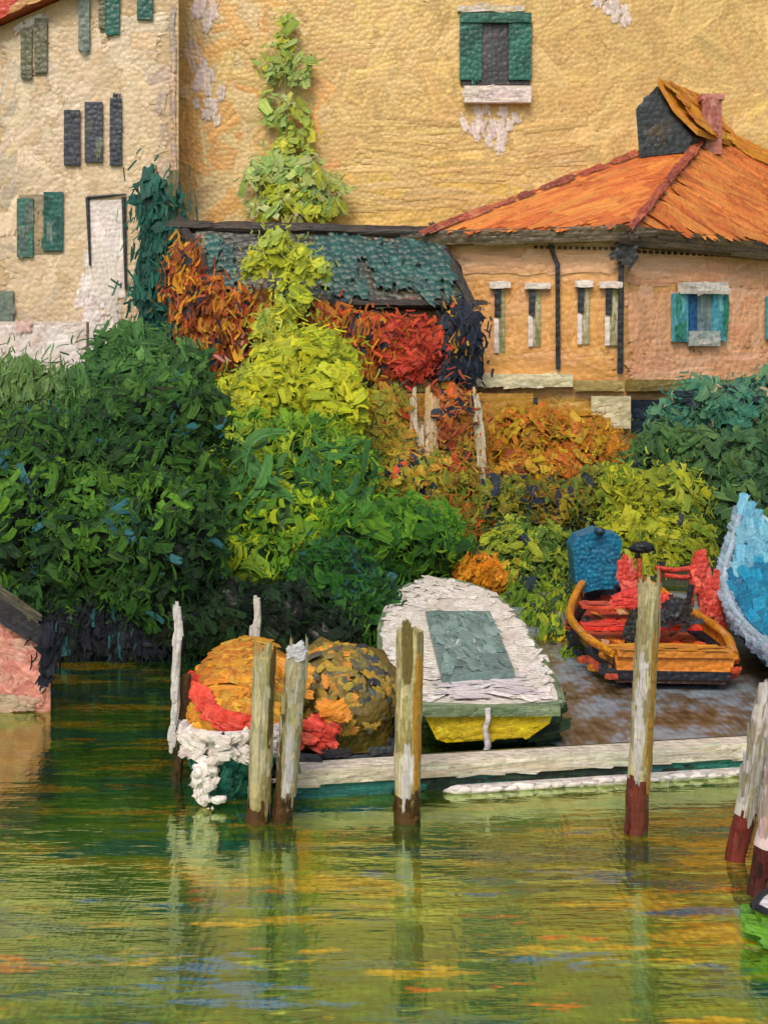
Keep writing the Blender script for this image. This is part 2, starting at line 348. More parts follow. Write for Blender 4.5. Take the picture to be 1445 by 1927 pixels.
mb = MB(); ring = []  # added sheet; its brown and grey-blue stand in for the water's reflections
for i in range(48):
    th = 2*math.pi*i/48; ring.append((7.2+5.1*math.copysign(abs(math.cos(th))**.3, math.cos(th))+.18*noise.noise(Vector((i*.7, 0, 3))), 20.5+6.3*math.copysign(abs(math.sin(th))**.3, math.sin(th))+.12*(math.cos(th))+.12*noise.noise(Vector((i*.9, 5, 3))), .012))
mb.poly(ring, hx('#5c4c2e')); tag(mb.build('reflection_sheet', reflection_mat()), kind='structure')

# ------------------------------------------------------------------ the tall yellow house
GREENSH = pal('#1f6152 #1a574a #2a6d5c #184a40'); DARK = pal('#3a3a3c #2e3034 #45464a #33302f'); WHITE = pal('#d3c7c6 #dcd2cf #c5b7b6 #cfc4bb')
YEL = pal('#c9a868 #cdae6e #c6a466 #c2a064 #cdae74 #cfb06c')
ty = thing('yellow_house', 'tall yellow plastered house with one green shuttered window, rising behind the orange roof', 'house', (10, 48, 1.2))
pY = Plane((0, 46.4, 0), (1, .0, 0))
mb = MB()
a, b, c, d = [pY.at(*q) for q in ((325, 880), (2300, 880), (2300, -420), (325, -420))]
mb.prism([a, b, c, d], (0, 12, 0), hx('#c7a566'))
ORL = pal('#d0a05c #cb9858 #d2a765 #cfa96c'); PNK = pal('#cdac94 #cfb29c #cba98c #d0ab76'); PALE = pal('#ccb380 #c9ae7c #cdb586 #c8ab70'); LOWY = pal('#d4b05e #cfae5c #d6b668 #c9a457')
def zoneY(u, v):
    px = 325+u*1175; py = 480-v*560
    if px < 375: return PNK if (py < 60 or random.random() < .35) else ORL
    if px < 470: return PALE if random.random() < .45 else ORL
    if px < 640 and random.random() < .3: return PALE if random.random() < .5 else ORL
    if 330 < py and px < 1000: return LOWY
    return YEL
wall_strokes(mb, pY, [(325, 480), (1500, 480), (1500, -80), (325, -80)], 1500, YEL, 2.2, .85, 10, 60, zone=zoneY, dry=.42, f=.12)
wall_strokes(mb, pY, [(1500, 800), (2300, 800), (2300, -80), (1500, -80)], 260, YEL, 3, 1.2, 10, 60, dry=.3, f=.12)
# the broad combed sweep under the window
for i in range(40):
    px, py = random.uniform(640, 1060), random.uniform(225, 400)
    sl = R(-7+16*(px-640)/420+random.gauss(0, 4))
    mb.strokes([pY.at(px, py)+pY.n*.06], [(math.cos(sl), 0, math.sin(sl))], [pY.n], 3.4, .30, random.gauss(-.12, .05), [jit(random.choice(YEL), .05)], np.array([.6]), thick=.055)
# bare plaster
for px, py, k, l in ((893, 235, 6, 1.3), (935, 260, 8, 1.3), (950, 225, 5, 1.0), (912, 215, 5, .8), (1125, 5, 5, .9), (1160, 22, 9, 1.1), (385, 20, 12, 1.6), (392, 150, 10, 1.2), (400, 215, 8, .9)):
    for i in range(k):
        q = pY.at(px+random.gauss(0, 11), py+random.gauss(0, 14)); mb.strokes([q+pY.n*.08], [(random.gauss(0, .25), 0, 1)], [pY.n], l, .42, 0, [jit(hx('#cfbfba'), .06)], np.array([.75]), thick=.06)
mb.build('wall', FAR, ty, ty)
wn = MB(); panel(wn, pY, 866, 40, 996, 160, .04, .10, DARK, 10, W=.5); win = wn.build('window', FAR, ty, ty)
for x0, x1 in ((864, 905), (956, 999)):
    m_ = MB(); panel(m_, pY, x0, 34, x1, 152, .16, .10, GREENSH, 20, W=.34, over=.14, dry=.7); m_.build('shutter', FAR, win, ty)
m_ = MB(); panel(m_, pY, 866, 28, 998, 46, .27, .08, GREENSH, 7, 0, over=.05); m_.build('shutter_head', FAR, win, ty)
m_ = MB(); panel(m_, pY, 872, 166, 997, 197, .12, .34, WHITE, 20, 0, over=.14, W=.4, dry=.7); m_.build('sill', FAR, win, ty)
m_ = MB(); panel(m_, pY, 860, 13, 985, 23, .05, .16, pal('#c6bcb6 #b9a98a #cfc4c0'), 6, 0, over=.06, W=.3); m_.build('lintel', FAR, win, ty)
m_ = MB(); m_.prism([P(325, -420, 46.9), P(2300, -420, 46.9), P(2300, -470, 46.9), P(325, -470, 46.9)], (0, 13.2, 0), hx('#b5602e')); m_.build('roof', FAR, ty, ty)

# ------------------------------------------------------------------ the cream house at the left
tc_ = thing('cream_house', 'cream house at the left with teal and grey shuttered windows in several rows', 'house', (-14, 44, 1.2))
pC = Plane((0, 44.5, 0), (1, .06, 0))
CRE = pal('#cfb897 #c9b08f #d2bda0 #cfb89c #c6ad8b #d4c0a6'); GRY = pal('#bfae96 #b9a994 #c6b3a2'); PW = pal('#dad0cc #ddd5d2 #d2c6c0')
mb = MB()
pts = [pC.at(*q) for q in ((-260, 860), (336, 860), (336, -98), (-260, 163))]
mb.prism(pts, (-2.6, 10, 0), hx('#bda37d'))
def zoneC(u, v):
    px = -20+u*356; py = 700-v*720
    if px > 296: return pal('#b5a08a #aa9788 #bda58a #c4ab8a')  # greyer colours paint the slight shadow at the house corner
    if px < 30 and random.random() < .6: return GRY
    return CRE
wall_strokes(mb, pC, [(-20, 700), (334, 700), (334, -20), (-20, 70)], 620, CRE, 1.5, .75, 20, 60, zone=zoneC, dry=.42)
wall_strokes(mb, pC, [(120, 690), (235, 690), (240, 385), (165, 385)], 110, PW, 1.1, .5, 90, 14, off=.06, dry=.6)
wall_strokes(mb, pC, [(318, 440), (333, 440), (333, 0), (318, 0)], 40, pal('#c8a585 #a3928a #cdb096 #9d9288'), 2.2, .22, 90, 3, off=.06, dry=.7)  # upright marks along the corner, part of its painted shadow
wall_strokes(mb, pC, [(0, 60), (100, 14), (100, 30), (0, 80)], 12, PW, 1.4, .35, 22, 6, off=.06, dry=.6)
mb.build('wall', FAR, tc_, tc_)
mb = MB(); o_ = pC.at(-260, 163); e_ = pC.at(336, -98); up = np.array((0, 0, .95))
mb.prism(np.array([o_, e_, e_+up, o_+up])+pC.n*.7, (-2.8, 11.4, 0), hx('#b5532c'))
a, b = pC.at(-40, 64), pC.at(140, -16)
for i in range(60):
    t = random.random(); q = a+(b-a)*t+np.array((0, 0, random.uniform(.1, .9)))
    px = -40+180*t; pl_ = pal('#c23a2c #b84a2a #d05038') if px < 34 else pal('#c08a55 #b9825a #c79a62')
    mb.strokes([q+pC.n*.75], [b-a], [pC.n], .9, .4, .1, [jit(random.choice(pl_), .1)], np.array([.4]))
mb.build('roof', FAR, tc_, tc_)
TEAL = pal('#1d5b52 #20665a #174a45 #2a6a60'); OLV = pal('#5f6049 #6b6a50 #575a45 #74745c'); SLT = pal('#6c7a70 #62706a #7b867a'); NAV = pal('#343a45 #2b313c #454a52 #3c4048')
def leafwin(parts, ledge=None):
    """one window: a pane behind and its shutters in front"""
    x0 = min(p[0] for p in parts); x1 = max(p[2] for p in parts); y0 = min(p[1] for p in parts); y1 = max(p[3] for p in parts)
    m_ = MB(); panel(m_, pC, x0+3, y0+4, x1-3, y1-6, .03, .05, pal('#8c7d66 #9a8a70 #a39274') if len(parts) > 1 else parts[0][4], 4)
    wi = m_.build('window', FAR, tc_, tc_)
    for q in parts:
        m_ = MB(); panel(m_, pC, q[0], q[1], q[2], q[3], .09, .09, q[4], 18, W=.30, L=.9, over=.17, dry=.75); m_.build('shutter', FAR, wi, tc_)
leafwin([(41, 56, 62, 148, OLV), (67, 36, 90, 138, OLV)])
leafwin([(149, -30, 170, 96, SLT)])
leafwin([(187, -30, 199, 55, OLV), (200, -30, 226, 66, TEAL)])
leafwin([(259, -30, 288, 38, TEAL)])
leafwin([(122, 208, 152, 312, NAV+OLV[:1]+SLT[:1])]); leafwin([(161, 193, 194, 306, NAV+SLT[:1]+OLV[:1])]); leafwin([(208, 186, 230, 312, NAV)])
leafwin([(34, 374, 64, 484, pal('#3a6a60 #5c6a62 #6b766c #4a5c5c')), (84, 362, 120, 472, TEAL+SLT[:1])])
leafwin([(-14, 548, 27, 640, SLT)])
m_ = MB(); panel(m_, pC, 168, 376, 236, 560, .03, .05, PW, 10, W=.7, dry=.6); dr = m_.build('door', FAR, tc_, tc_)
m_ = MB()
for q0, q1, r in (((166, 372), (238, 366), .07), ((166, 372), (171, 500), .075), ((234, 372), (238, 545), .09)):
    m_.tube([pC.at(*q0)+pC.n*.14, pC.at(*q1)+pC.n*.14], [r, r*.6], hx('#31383f'), 8, .4)
m_.build('door_frame', FAR, dr, tc_)

# ------------------------------------------------------------------ the orange roofed house
to = thing('orange_house', 'low house of peach plaster with hipped orange tiled roof and blue shutters', 'house', (9, 37, 1.2))
Lp, Cp = np.array((1.95, 34.95, 0)), np.array((7.64, 34., 0)); dR = unit((6, 3.7, 0)); Rp = Cp+dR*21
zE, zB, back = 10.2, .9, np.array((2.5, 10, 0)); Z = np.array((0, 0, 1.))
pL = Plane(Lp, Cp-Lp); pR = Plane(Cp, dR)
OL = pal('#cc9450 #d2a060 #c8924f #d29a5a #cf9a68'); OLP = pal('#d3a680 #cf9f7a #d8ac86 #ca986c'); OR_ = pal('#d8a27c #d59c74 #dcaa88 #d39a70 #d9a67c'); OCH = pal('#b88a35 #c29a3c #a87d30 #c7a04a')
mb = MB()
for p, q in ((Lp, Cp), (Cp, Rp), (Rp, Rp+back), (Rp+back, Lp+back), (Lp+back, Lp)):
    mb.poly([p+Z*zB, q+Z*zB, q+Z*zE, p+Z*zE], hx('#cc9a62'))
wall_strokes(mb, pL, [(838, 520), (1172, 515), (1172, 445), (836, 452)], 120, OLP, 1.6, .45, 0, 8, dry=.4)
wall_strokes(mb, pL, [(836, 700), (1172, 700), (1172, 515), (838, 520)], 220, OL, 1.2, .5, 60, 45, dry=.4)
wall_strokes(mb, pL, [(840, 712), (1172, 735), (1172, 655), (840, 650)], 110, OL, 1.5, .35, 0, 9, off=.05, dry=.4)
wall_strokes(mb, pL, [(840, 960), (1172, 960), (1172, 735), (840, 728)], 200, OCH, 1.3, .45, 0, 14, dry=.45)
wall_strokes(mb, pR, [(1172, 540), (1500, 545), (1500, 470), (1172, 445)], 130, OR_, 1.8, .4, 0, 7, dry=.4)
wall_strokes(mb, pR, [(1172, 700), (1500, 690), (1500, 530), (1172, 530)], 220, OR_, 1.2, .5, 60, 45, dry=.4)
wall_strokes(mb, pR, [(1172, 735), (1500, 735), (1500, 655), (1172, 655)], 140, OR_, 1.6, .35, 0, 9, off=.05, dry=.4)
wall_strokes(mb, pR, [(1172, 960), (1500, 940), (1500, 735), (1172, 738)], 160, OCH, 1.3, .45, 0, 14, dry=.45)
mb.build('wall', FAR, to, to)
# roof
ov = .55
nL, nR = pL.n, pR.n
eL, eC, eR = Lp+nL*ov-pL.ux*.5+Z*zE, Cp+(nL+nR)*ov*.55+Z*zE, Rp+nR*ov+Z*zE; eRb, eLb = Rp+back+Z*zE, Lp+back+Z*zE
ap = P(1338, 240, 39.2)
ROOF = pal('#bd6430 #c56c32 #b35a2a #c87636 #b8602e #cc7f3c'); RIDGE = pal('#8a4028 #964a2e #7c3826 #a0553a'); AMB = pal('#c07c1e #b87020 #c98a2a #b3651f')
mb = MB()
for t in ((eL, eC, ap), (eC, eR, ap), (eR, eRb, ap), (eRb, eLb, ap), (eLb, eL, ap)): mb.poly(t, hx('#bb652f'))
mb.poly([eL, eLb, eRb, eR, eC], hx('#5a4326'))
tri_strokes(mb, eL, eC, ap, 330, ROOF, 1.7, .32, ap-eL+(eC-eL)*.1, off=.03, spread=.1)
tri_strokes(mb, eC, eR, ap, 750, ROOF, 1.7, .32, ap-eR+(eC-eR)*-.2, off=.03, spread=.15)
t_ = ap+(eR-ap)*.28
tri_strokes(mb, ap, t_, (ap+t_)*.5+(eC-ap)*.13, 70, AMB, 1.4, .3, eR-ap, off=.09, spread=.1)
rf = mb.build('roof', FAR, to, to)
mb = MB()
for p, q, k in ((eC, ap, 40), (eL, ap, 46)):
    mb.tube([p+Z*.0, q+Z*.0], [.09, .13], RIDGE[0], 8, .05)
    for i in range(k):
        t = random.random()*(.97 if p is eC else 1); o = p+(q-p)*t
        mb.strokes([o+np.array((0, -.22, .05))], [q-p], [(0, -.8, .6)], 1.2, random.uniform(.2, .42), random.gauss(0, .1), [jit(random.choice(RIDGE), .12)], np.array([.75]), thick=.04)
mb.build('hip_ridge', FAR, rf, to)
mb = MB()
o = P(1335, 262, 38.5); mb.box(o+(-.34, -.35, -.6), (.68, 0, 0), (0, .7, 0), (0, 0, 1.95), hx('#a5665a'))
mb.box(o+(-.41, -.43, 1.35), (.82, 0, 0), (0, .86, 0), (0, 0, .2), hx('#b5776c'))
pl_ = Plane(o+(0, -.44, 0), (1, 0, 0)); wall_strokes(mb, pl_, [(1316, 250), (1354, 250), (1352, 180), (1317, 180)], 22, pal('#a8695c #b47a6e #98564a'), .9, .35, 90, 10, dry=.4)
mb.build('chimney', FAR, rf, to)
mb = MB()                                            # the dark gabled dormer
dp = 37.4; fr = [P(x_, y_, dp) for x_, y_ in ((1203, 296), (1292, 285), (1303, 256), (1264, 214), (1236, 161), (1196, 205))]
ext = P(1330, 196, 40.0)-P(1236, 161, dp)
mb.prism(fr, ext, hx('#2d3336'), hx('#3a3430'))
pl_ = Plane((0, dp, 0), (1, 0, 0)); wall_strokes(mb, pl_, [(1206, 285), (1290, 275), (1262, 205), (1205, 215)], 34, pal('#2a3038 #323a40 #3f382e #262b33 #4a4030'), .8, .34, 70, 40, dry=.5)
wall_strokes(mb, pl_, [(1180, 218), (1215, 212), (1236, 170), (1225, 176)], 10, pal('#2a3038 #323a40'), .6, .26, 50, 20, dry=.6)
dm = mb.build('dormer', FAR, to, to)
mb = MB(); q0, q1, q2 = fr[4]+(-.04, -.2, .02), fr[3]+(0, -.2, .03), fr[2]+(.1, -.2, .0)
for s0, s1 in ((q0, q1), (q1, q2)): mb.prism([s0, s1, s1+(0.05, 0, .2), s0+(0.05, 0, .2)], ext*.96, AMB[0])
quad_strokes(mb, q0+(.02, 0, .2), q2+(.02, 0, .2), q2+ext, q0+ext, 90, AMB+pal('#cf9440'), .8, .28, ext+(0, 0, -.9), off=.07, spread=.15)
mb.build('dormer_roof', FAR, dm, to)
# eaves board and gutter
EAV = pal('#46391f #3b2f1b #54452a #4d4024')
mb = MB()
for p, q, nn, h in ((eL, eC, nL, .36), (eC, eR, nR, .52)):
    p0, q0 = p-Z*h, q-Z*h
    mb.prism([p0, q0, q+Z*.02, p+Z*.02], -nn*.5, hx('#45381f'))
    for i in range(60 if p is eL else 130):
        t = random.random(); o = p0+(q0-p0)*t+Z*random.uniform(.02, h)+nn*.04
        mb.strokes([o], [q-p], [nn], 1.8, .2, 0, [jit(random.choice(EAV), .12)], np.array([.35]))
mb.build('eaves_board', FAR, to, to)
for pl_, xs, y0, y1 in ((pL, np.arange(1005, 1150, 11), 468, 471), (pR, np.arange(1196, 1500, 11.5), 476, 490)):
    for i, x_ in enumerate(xs):
        y_ = y0+(y1-y0)*i/len(xs); o = pl_.at(x_, y_); mb = MB(); mb.box(o+pl_.n*.02, pl_.ux*.11, Z*.09, pl_.n*.1, jit(hx('#3a3028'), .2)); mb.build('dentil', FAR, to, to)
for pl_, pts, r in ((pL, ((1034, 450), (1040, 475), (1049, 500), (1050, 690)), .07), (pL, ((1170, 450), (1168, 480), (1166, 700)), .085)):
    mb = MB(); pa = [pl_.at(*q)+pl_.n*.16 for q in pts]; mb.tube(pa, r, hx('#2b2b30'), 10, .5)
    for i in range(26):
        t = random.random(); o = pa[-2]+(pa[-1]-pa[-2])*t+pl_.n*(r+.02); mb.strokes([o], [(0, 0, 1)], [pl_.n], .35, r*2.2, .1, [jit(hx('#22252c'), .15)], np.array([.3]))
    dpipe = mb.build('drainpipe', FAR, to, to)
    if pts[0][0] == 1170:
        mb = MB(); o = pl_.at(1172, 478)+pl_.n*.12; mb.prism([o+pl_.ux*-.28+Z*.3, o+pl_.ux*-.16+Z*-.28, o+pl_.ux*.16+Z*-.28, o+pl_.ux*.30+Z*.3], pl_.n*.3, hx('#25272d'))
        for i in range(8): mb.strokes([o+pl_.n*.32+Z*random.uniform(-.3, .35)+pl_.ux*random.uniform(-.3, .35)], [(random.gauss(0, 1), 0, .7)], [pl_.n], .5, .22, 0, [jit(hx('#25272d'), .15)], np.array([.5]))
        mb.build('hopper', FAR, dpipe, to)
LIN = pal('#cfc4bd #d8cec8 #c2b5ab')
for x0, x1, y0, y1, lx0, lx1 in ((932, 951, 546, 664, 922, 962), (996, 1018, 548, 652, 988, 1036), (1088, 1110, 544, 648, 1082, 1116), (1140, 1164, 546, 650, 1128, 1170)):
    m_ = MB(); panel(m_, pL, x0, y0, x1, y1, .03, .06, pal('#8f8a62 #b3aa90 #77784f #a59c74'), 10, W=.16, dry=.5); wi = m_.build('slit_window', FAR, to, to)
    m_ = MB(); panel(m_, pL, x0-1, y0-2, x0+11, y0+(y1-y0)*.42, .10, .06, pal('#23262e #2c3038 #30333a'), 8, W=.17, over=.1, dry=.5); m_.build('pane', FAR, wi, to)
    m_ = MB(); panel(m_, pL, x0-2, y0+(y1-y0)*.45, x0+7, y1, .10, .04, WHITE, 7, W=.14, over=.08, dry=.6); m_.build('jamb', FAR, wi, to)
    m_ = MB(); panel(m_, pL, lx0, y0-15, lx1, y0-3, .05, .22, LIN, 7, 0, W=.2, over=.06); m_.build('lintel', FAR, wi, to)
BLU = pal('#4a94a8 #5aa2b4 #3f8798 #66aab8'); BG = pal('#2f7a68 #3a8a78 #2a6c66')
def bluewin(x0, x1, y0, y1):
    k = (x1-x0); m_ = MB(); panel(m_, pR, x0+k*.22, y0, x1-k*.2, y1, .03, .06, pal('#6d8288 #5f767e #7b8c90'), 10, W=.3); wi = m_.build('window', FAR, to, to)
    m_ = MB(); panel(m_, pR, x0+k*.28, y0+3, x0+k*.46, y1-12, .10, .05, pal('#1c4f80 #245a8c #1a4672'), 8, W=.2); m_.build('pane', FAR, wi, to)
    m_ = MB(); panel(m_, pR, x0, y0+2, x0+k*.27, y1-2, .10, .10, BLU+BG[:1], 12, W=.22, over=.08)
    wall_strokes(m_, pR, [(x0, y1), (x0+k*.27, y1), (x0+k*.2, y1-40), (x0, y1-45)], 7, BG, .8, .22, 85, 8, off=.22, dry=.5); m_.build('shutter', FAR, wi, to)
    m_ = MB(); panel(m_, pR, x1-k*.26, y0+2, x1, y1-4, .10, .10, BLU, 9, W=.2, over=.08)
    wall_strokes(m_, pR, [(x1-k*.1, y1), (x1+k*.01, y1), (x1+k*.01, y0), (x1-k*.08, y0)], 9, BG, .9, .2, 88, 6, off=.22, dry=.5); m_.build('shutter', FAR, wi, to)
    m_ = MB(); panel(m_, pR, x0+k*.12, y0-18, x1-k*.06, y0+4, .08, .28, pal('#bdb6ae #cfc8c2 #a9a294'), 12, 0, W=.24, over=.04); m_.build('lintel', FAR, wi, to)
    m_ = MB(); panel(m_, pR, x0+k*.3, y1-22, x1-k*.15, y1+6, .10, .14, pal('#aab0b0 #c2c0ba #8f9ea0'), 10, 0, W=.22, over=.06); m_.build('sill', FAR, wi, to)
bluewin(1259, 1360, 550, 645); bluewin(1436, 1530, 556, 640)
m_ = MB(); panel(m_, pL, 892, 704, 1078, 728, .03, .34, pal('#c3bb98 #cfc7a8 #b5ad88 #bfb48a'), 34, 0, L=1.6, W=.3, over=.03); m_.build('ledge', FAR, to, to)
m_ = MB(); panel(m_, pR, 1176, 714, 1500, 736, .03, .3, pal('#8c7a44 #7b6a38 #988650 #6e5f34'), 50, 0, L=1.8, W=.22, over=.03)
panel(m_, pL, 1082, 716, 1174, 736, .03, .3, pal('#a08c50 #8f7c44'), 12, 0, L=1.2, W=.22); m_.build('ledge', FAR, to, to)
m_ = MB(); panel(m_, pR, 1186, 752, 1325, 815, .02, .05, pal('#232e3c #2a3646 #1e2733'), 20, 0, L=1., W=.4); m_.build('opening', FAR, to, to)
m_ = MB(); panel(m_, pL, 902, 748, 1012, 800, .02, .05, pal('#28323c #2c3a44 #3a3630'), 16, 0, L=1., W=.4); m_.build('opening', FAR, to, to)
m_ = MB(); panel(m_, pL, 1112, 745, 1186, 806, .06, .16, pal('#c2b894 #cfc6a6 #b3a880'), 18, 8, L=.9, W=.26, over=.08, dry=.6); m_.build('plaster_panel', FAR, to, to)

# ------------------------------------------------------------------ outbuilding with the green roof, terrace wall, posts, white wall
ts = thing('garden_shed', 'low outbuilding with a patched dark green lean-to roof under the yellow house', 'shed', (-2, 34, 1.2))
A1, B1, B2, A2 = P(345, 428, 34.9), P(818, 441, 34.9), P(886, 574, 33.2), P(424, 572, 33.2)
RO = pal('#232e25 #2c2e20 #1e2622 #363422 #1c3833'); TG = pal('#174842 #143d3b #1b504a #16423f'); BK = pal('#2b2422 #33291f #231f20')
mb = MB(); nn = unit(np.cross(A2-B2, B1-B2)); nn = nn if nn[1] < 0 else -nn
mb.prism([A2, B2, B1, A1], -nn*.25, hx('#2c342a'))
sl = unit(B2-B1)
quad_strokes(mb, A2, B2, B1, A1, 240, RO, 1.3, .4, (1, 0, 0), off=.02, spread=.2)
for px0, px1, py0, py1, k in ((375, 440, 455, 550, 24), (600, 690, 455, 555, 40), (700, 790, 455, 545, 40), (770, 845, 460, 565, 40), (600, 840, 452, 475, 20)):
    for i in range(k):
        u, v = random.random(), random.random(); py = py0+(py1-py0)*v; px = px0+(px1-px0)*u+(py-500)*.25
        o = np.array((0, 0, CH)); dd = np.array(((px-722.5)/F, 1, -(py-H0)/F)); q = o+dd*(np.dot(A1-o, nn)/np.dot(dd, nn))
        mb.strokes([q+nn*(.08+.03*random.random())], [sl+rng.normal(0, .35, 3)], [nn], random.uniform(.6, 1.3), random.uniform(.25, .5), random.gauss(0, .15), [jit(random.choice(TG), .08)], np.array([random.uniform(.55, .95)]), thick=.03)
mb.build('roof', FAR, ts, ts)
mb = MB()
for p, q, r in ((A1, B1, .2), (B1, B2, .17), (A2, B2, .13), (A1, A2, .15)):
    k = 7; pa = [p+(q-p)*i/(k-1)+rng.normal(0, .03, 3) for i in range(k)]; mb.tube(pa, [r*random.uniform(.6, 1.2) for _ in pa], BK[0], 9, .5)
    for i in range(26): 
        o = p+(q-p)*random.random(); mb.strokes([o+nn*r], [q-p], [nn], 1.2, r*1.6, random.gauss(0, .15), [jit(random.choice(BK), .15)], np.array([.5]))
mb.build('roof_edge', WOOD, ts, ts)
mb = MB(); pS = Plane((0, 33.5, 0), (1, 0, 0)); a, b, c, d = [pS.at(*q) for q in ((340, 930), (892, 930), (888, 574), (420, 572))]
mb.prism([a, b, c, d], (0, 1.2, 0), hx('#4a3420'))
wall_strokes(mb, pS, [(430, 740), (890, 740), (885, 576), (430, 576)], 200, pal('#5c4320 #3c3323 #6e4a1e #2e3038 #8a5520'), 1., .35, 20, 50, dry=.4)
mb.build('wall', FAR, ts, ts)
mb = MB(); pW = Plane((0, 32.9, 0), (1, .02, 0)); panel(mb, pW, 686, 714, 894, 738, .02, .25, pal('#6e6334 #57502c #7c6c36 #4b4428'), 36, 0, L=1.6, W=.24, over=.03); mb.build('beam', WOOD, ts, ts)
tw = MB(); panel(tw, pW, 640, 740, 1000, 960, .0, .3, pal('#b0842c #a87a2a #bd9236 #a3752f'), 0, body=hx('#a87c2c'))
wall_strokes(tw, pW, [(655, 930), (930, 930), (930, 742), (655, 742)], 240, pal('#b98c22 #a87a2a #c49a30 #b0762a #9a6a28'), 1.5, .3, 90, 14, off=.32, dry=.45)
wall_strokes(tw, pW, [(790, 830), (890, 830), (890, 720), (815, 720)], 60, pal('#a24a24 #94402a #b55a2c #8e5030'), 1.3, .3, 90, 12, off=.37, dry=.5)
wall_strokes(tw, pW, [(780, 905), (830, 905), (830, 740), (760, 740)], 26, pal('#c2a88c #cbb49c #b8976c'), .9, .3, 90, 14, off=.4, dry=.7)
tag(tw.build('terrace_wall', FAR), 'ochre and rust terrace wall beneath the green roofed outbuilding', 'wall')
def pale_post(x0, y0, x1, y1, w_, d, lab, palette):
    t_ = MB(); p, q = P(x1, y1, d), P(x0, y0, d); r = w_/2*d/F
    k = 7; pa = [p+(q-p)*i/(k-1)+np.array((random.gauss(0, r*.12), 0, 0)) for i in range(k)]
    t_.tube(pa, [r*random.uniform(.8, 1.1) for _ in pa], palette[0], 12, .3)
    for i in range(30):
        o = p+(q-p)*random.random(); t_.strokes([o+np.array((random.gauss(0, r*.5), -r*1.02, 0))], [q-p], [(random.gauss(0, .3), -1, 0)], random.uniform(.4, 1.), r*.8, random.gauss(0, .1), [jit(random.choice(palette), .08)], np.array([random.uniform(.2, .6)]))
    return tag(t_.build('pergola_post', WOOD), lab, 'post', 'pale posts in front of the terrace wall')
PPAL = pal('#cfc6a8 #d8cfb8 #c2b794 #c8b8a0')
pale_post(896, 742, 912, 930, 17, 31.6, 'pale cream post beside the red creeper at the terrace wall end', PPAL)
pale_post(778, 748, 781, 905, 19, 31.7, 'taller of two whitish posts against the ochre terrace wall', pal('#cdbfa2 #c9b08e #d6cab4'))
pale_post(813, 752, 812, 850, 24, 31.8, 'short wide whitish post on the ochre terrace wall', pal('#c6ac86 #cdb79a #bf9c6a'))
lw = MB(); pl_ = Plane((0, 40, 0), (1, 0, 0)); panel(lw, pl_, -320, 606, 168, 740, 0, .4, PW, 0, body=hx('#cbbeba'))
wall_strokes(lw, pl_, [(-10, 700), (168, 690), (160, 612), (-10, 604)], 110, PW+pal('#d9cfcc #cbb5ae'), 1.0, .5, 20, 60, off=.42, dry=.5, over=.03)
wall_strokes(lw, pl_, [(30, 628), (75, 628), (70, 604), (35, 604)], 8, pal('#d2b2aa #cfa89c'), .7, .3, 20, 60, off=.5, dry=.5)
tag(lw.build('garden_wall', FAR), 'low whitewashed garden wall at the foot of the cream house', 'wall')

# ------------------------------------------------------------------ pink landing wall at the left water edge
tq = thing('landing_wall', 'pink plastered landing wall with a sloping dark coping at the left water edge', 'wall', (-6.5, 17, 0))
pQ = Plane((0, 16.7, 0), (1, .0, 0)); PINK = pal('#c98078 #d08a80 #bf756c #c98a80 #c6938a')
mb = MB(); pts = [pQ.at(*q) for q in ((-500, 1350), (95, 1350), (95, 1222), (0, 1158), (-500, 1000))]
mb.prism(pts, (-.2, .3, 0), hx('#c48076'))
wall_strokes(mb, pQ, [(-40, 1345), (95, 1345), (95, 1228), (-40, 1150)], 130, PINK, .35, .17, 20, 50, dry=.45)
wall_strokes(mb, pQ, [(-40, 1345), (95, 1345), (95, 1300), (-40, 1300)], 30, pal('#b29a86 #a8957c #c09a8c'), .4, .14, 0, 12, off=.05, dry=.6)
mb.build('wall', BOAT, tq, tq)
mb = MB(); pts = [pQ.at(*q) for q in ((-500, 1000), (0, 1158), (100, 1228), (100, 1212), (0, 1142), (-500, 982))]
mb.prism(np.array(pts)+pQ.n*.12, (-.08, .18, 0), hx('#23222e'))
for i in range(40):
    px = random.uniform(-30, 100); py = 1142+(px)*.72+random.gauss(0, 8); mb.strokes([pQ.at(px, py)+pQ.n*.14], [(1, 0, -.68)], [pQ.n], .5, .12, 0, [jit(hx(random.choice(['#23222e', '#2b2a38', '#1c1c24'])), .1)], np.array([.45]))
for i in range(26):
    px = random.uniform(-30, 62); py = 1112+(px)*.70+random.gauss(0, 8); mb.strokes([pQ.at(px, py)+pQ.n*.13], [(1, 0, -.62)], [pQ.n], .5, .10, 0, [jit(hx(random.choice(['#4a463c', '#575042', '#3c3830'])), .1)], np.array([.55]))
mb.build('coping', WOOD, tq, tq)

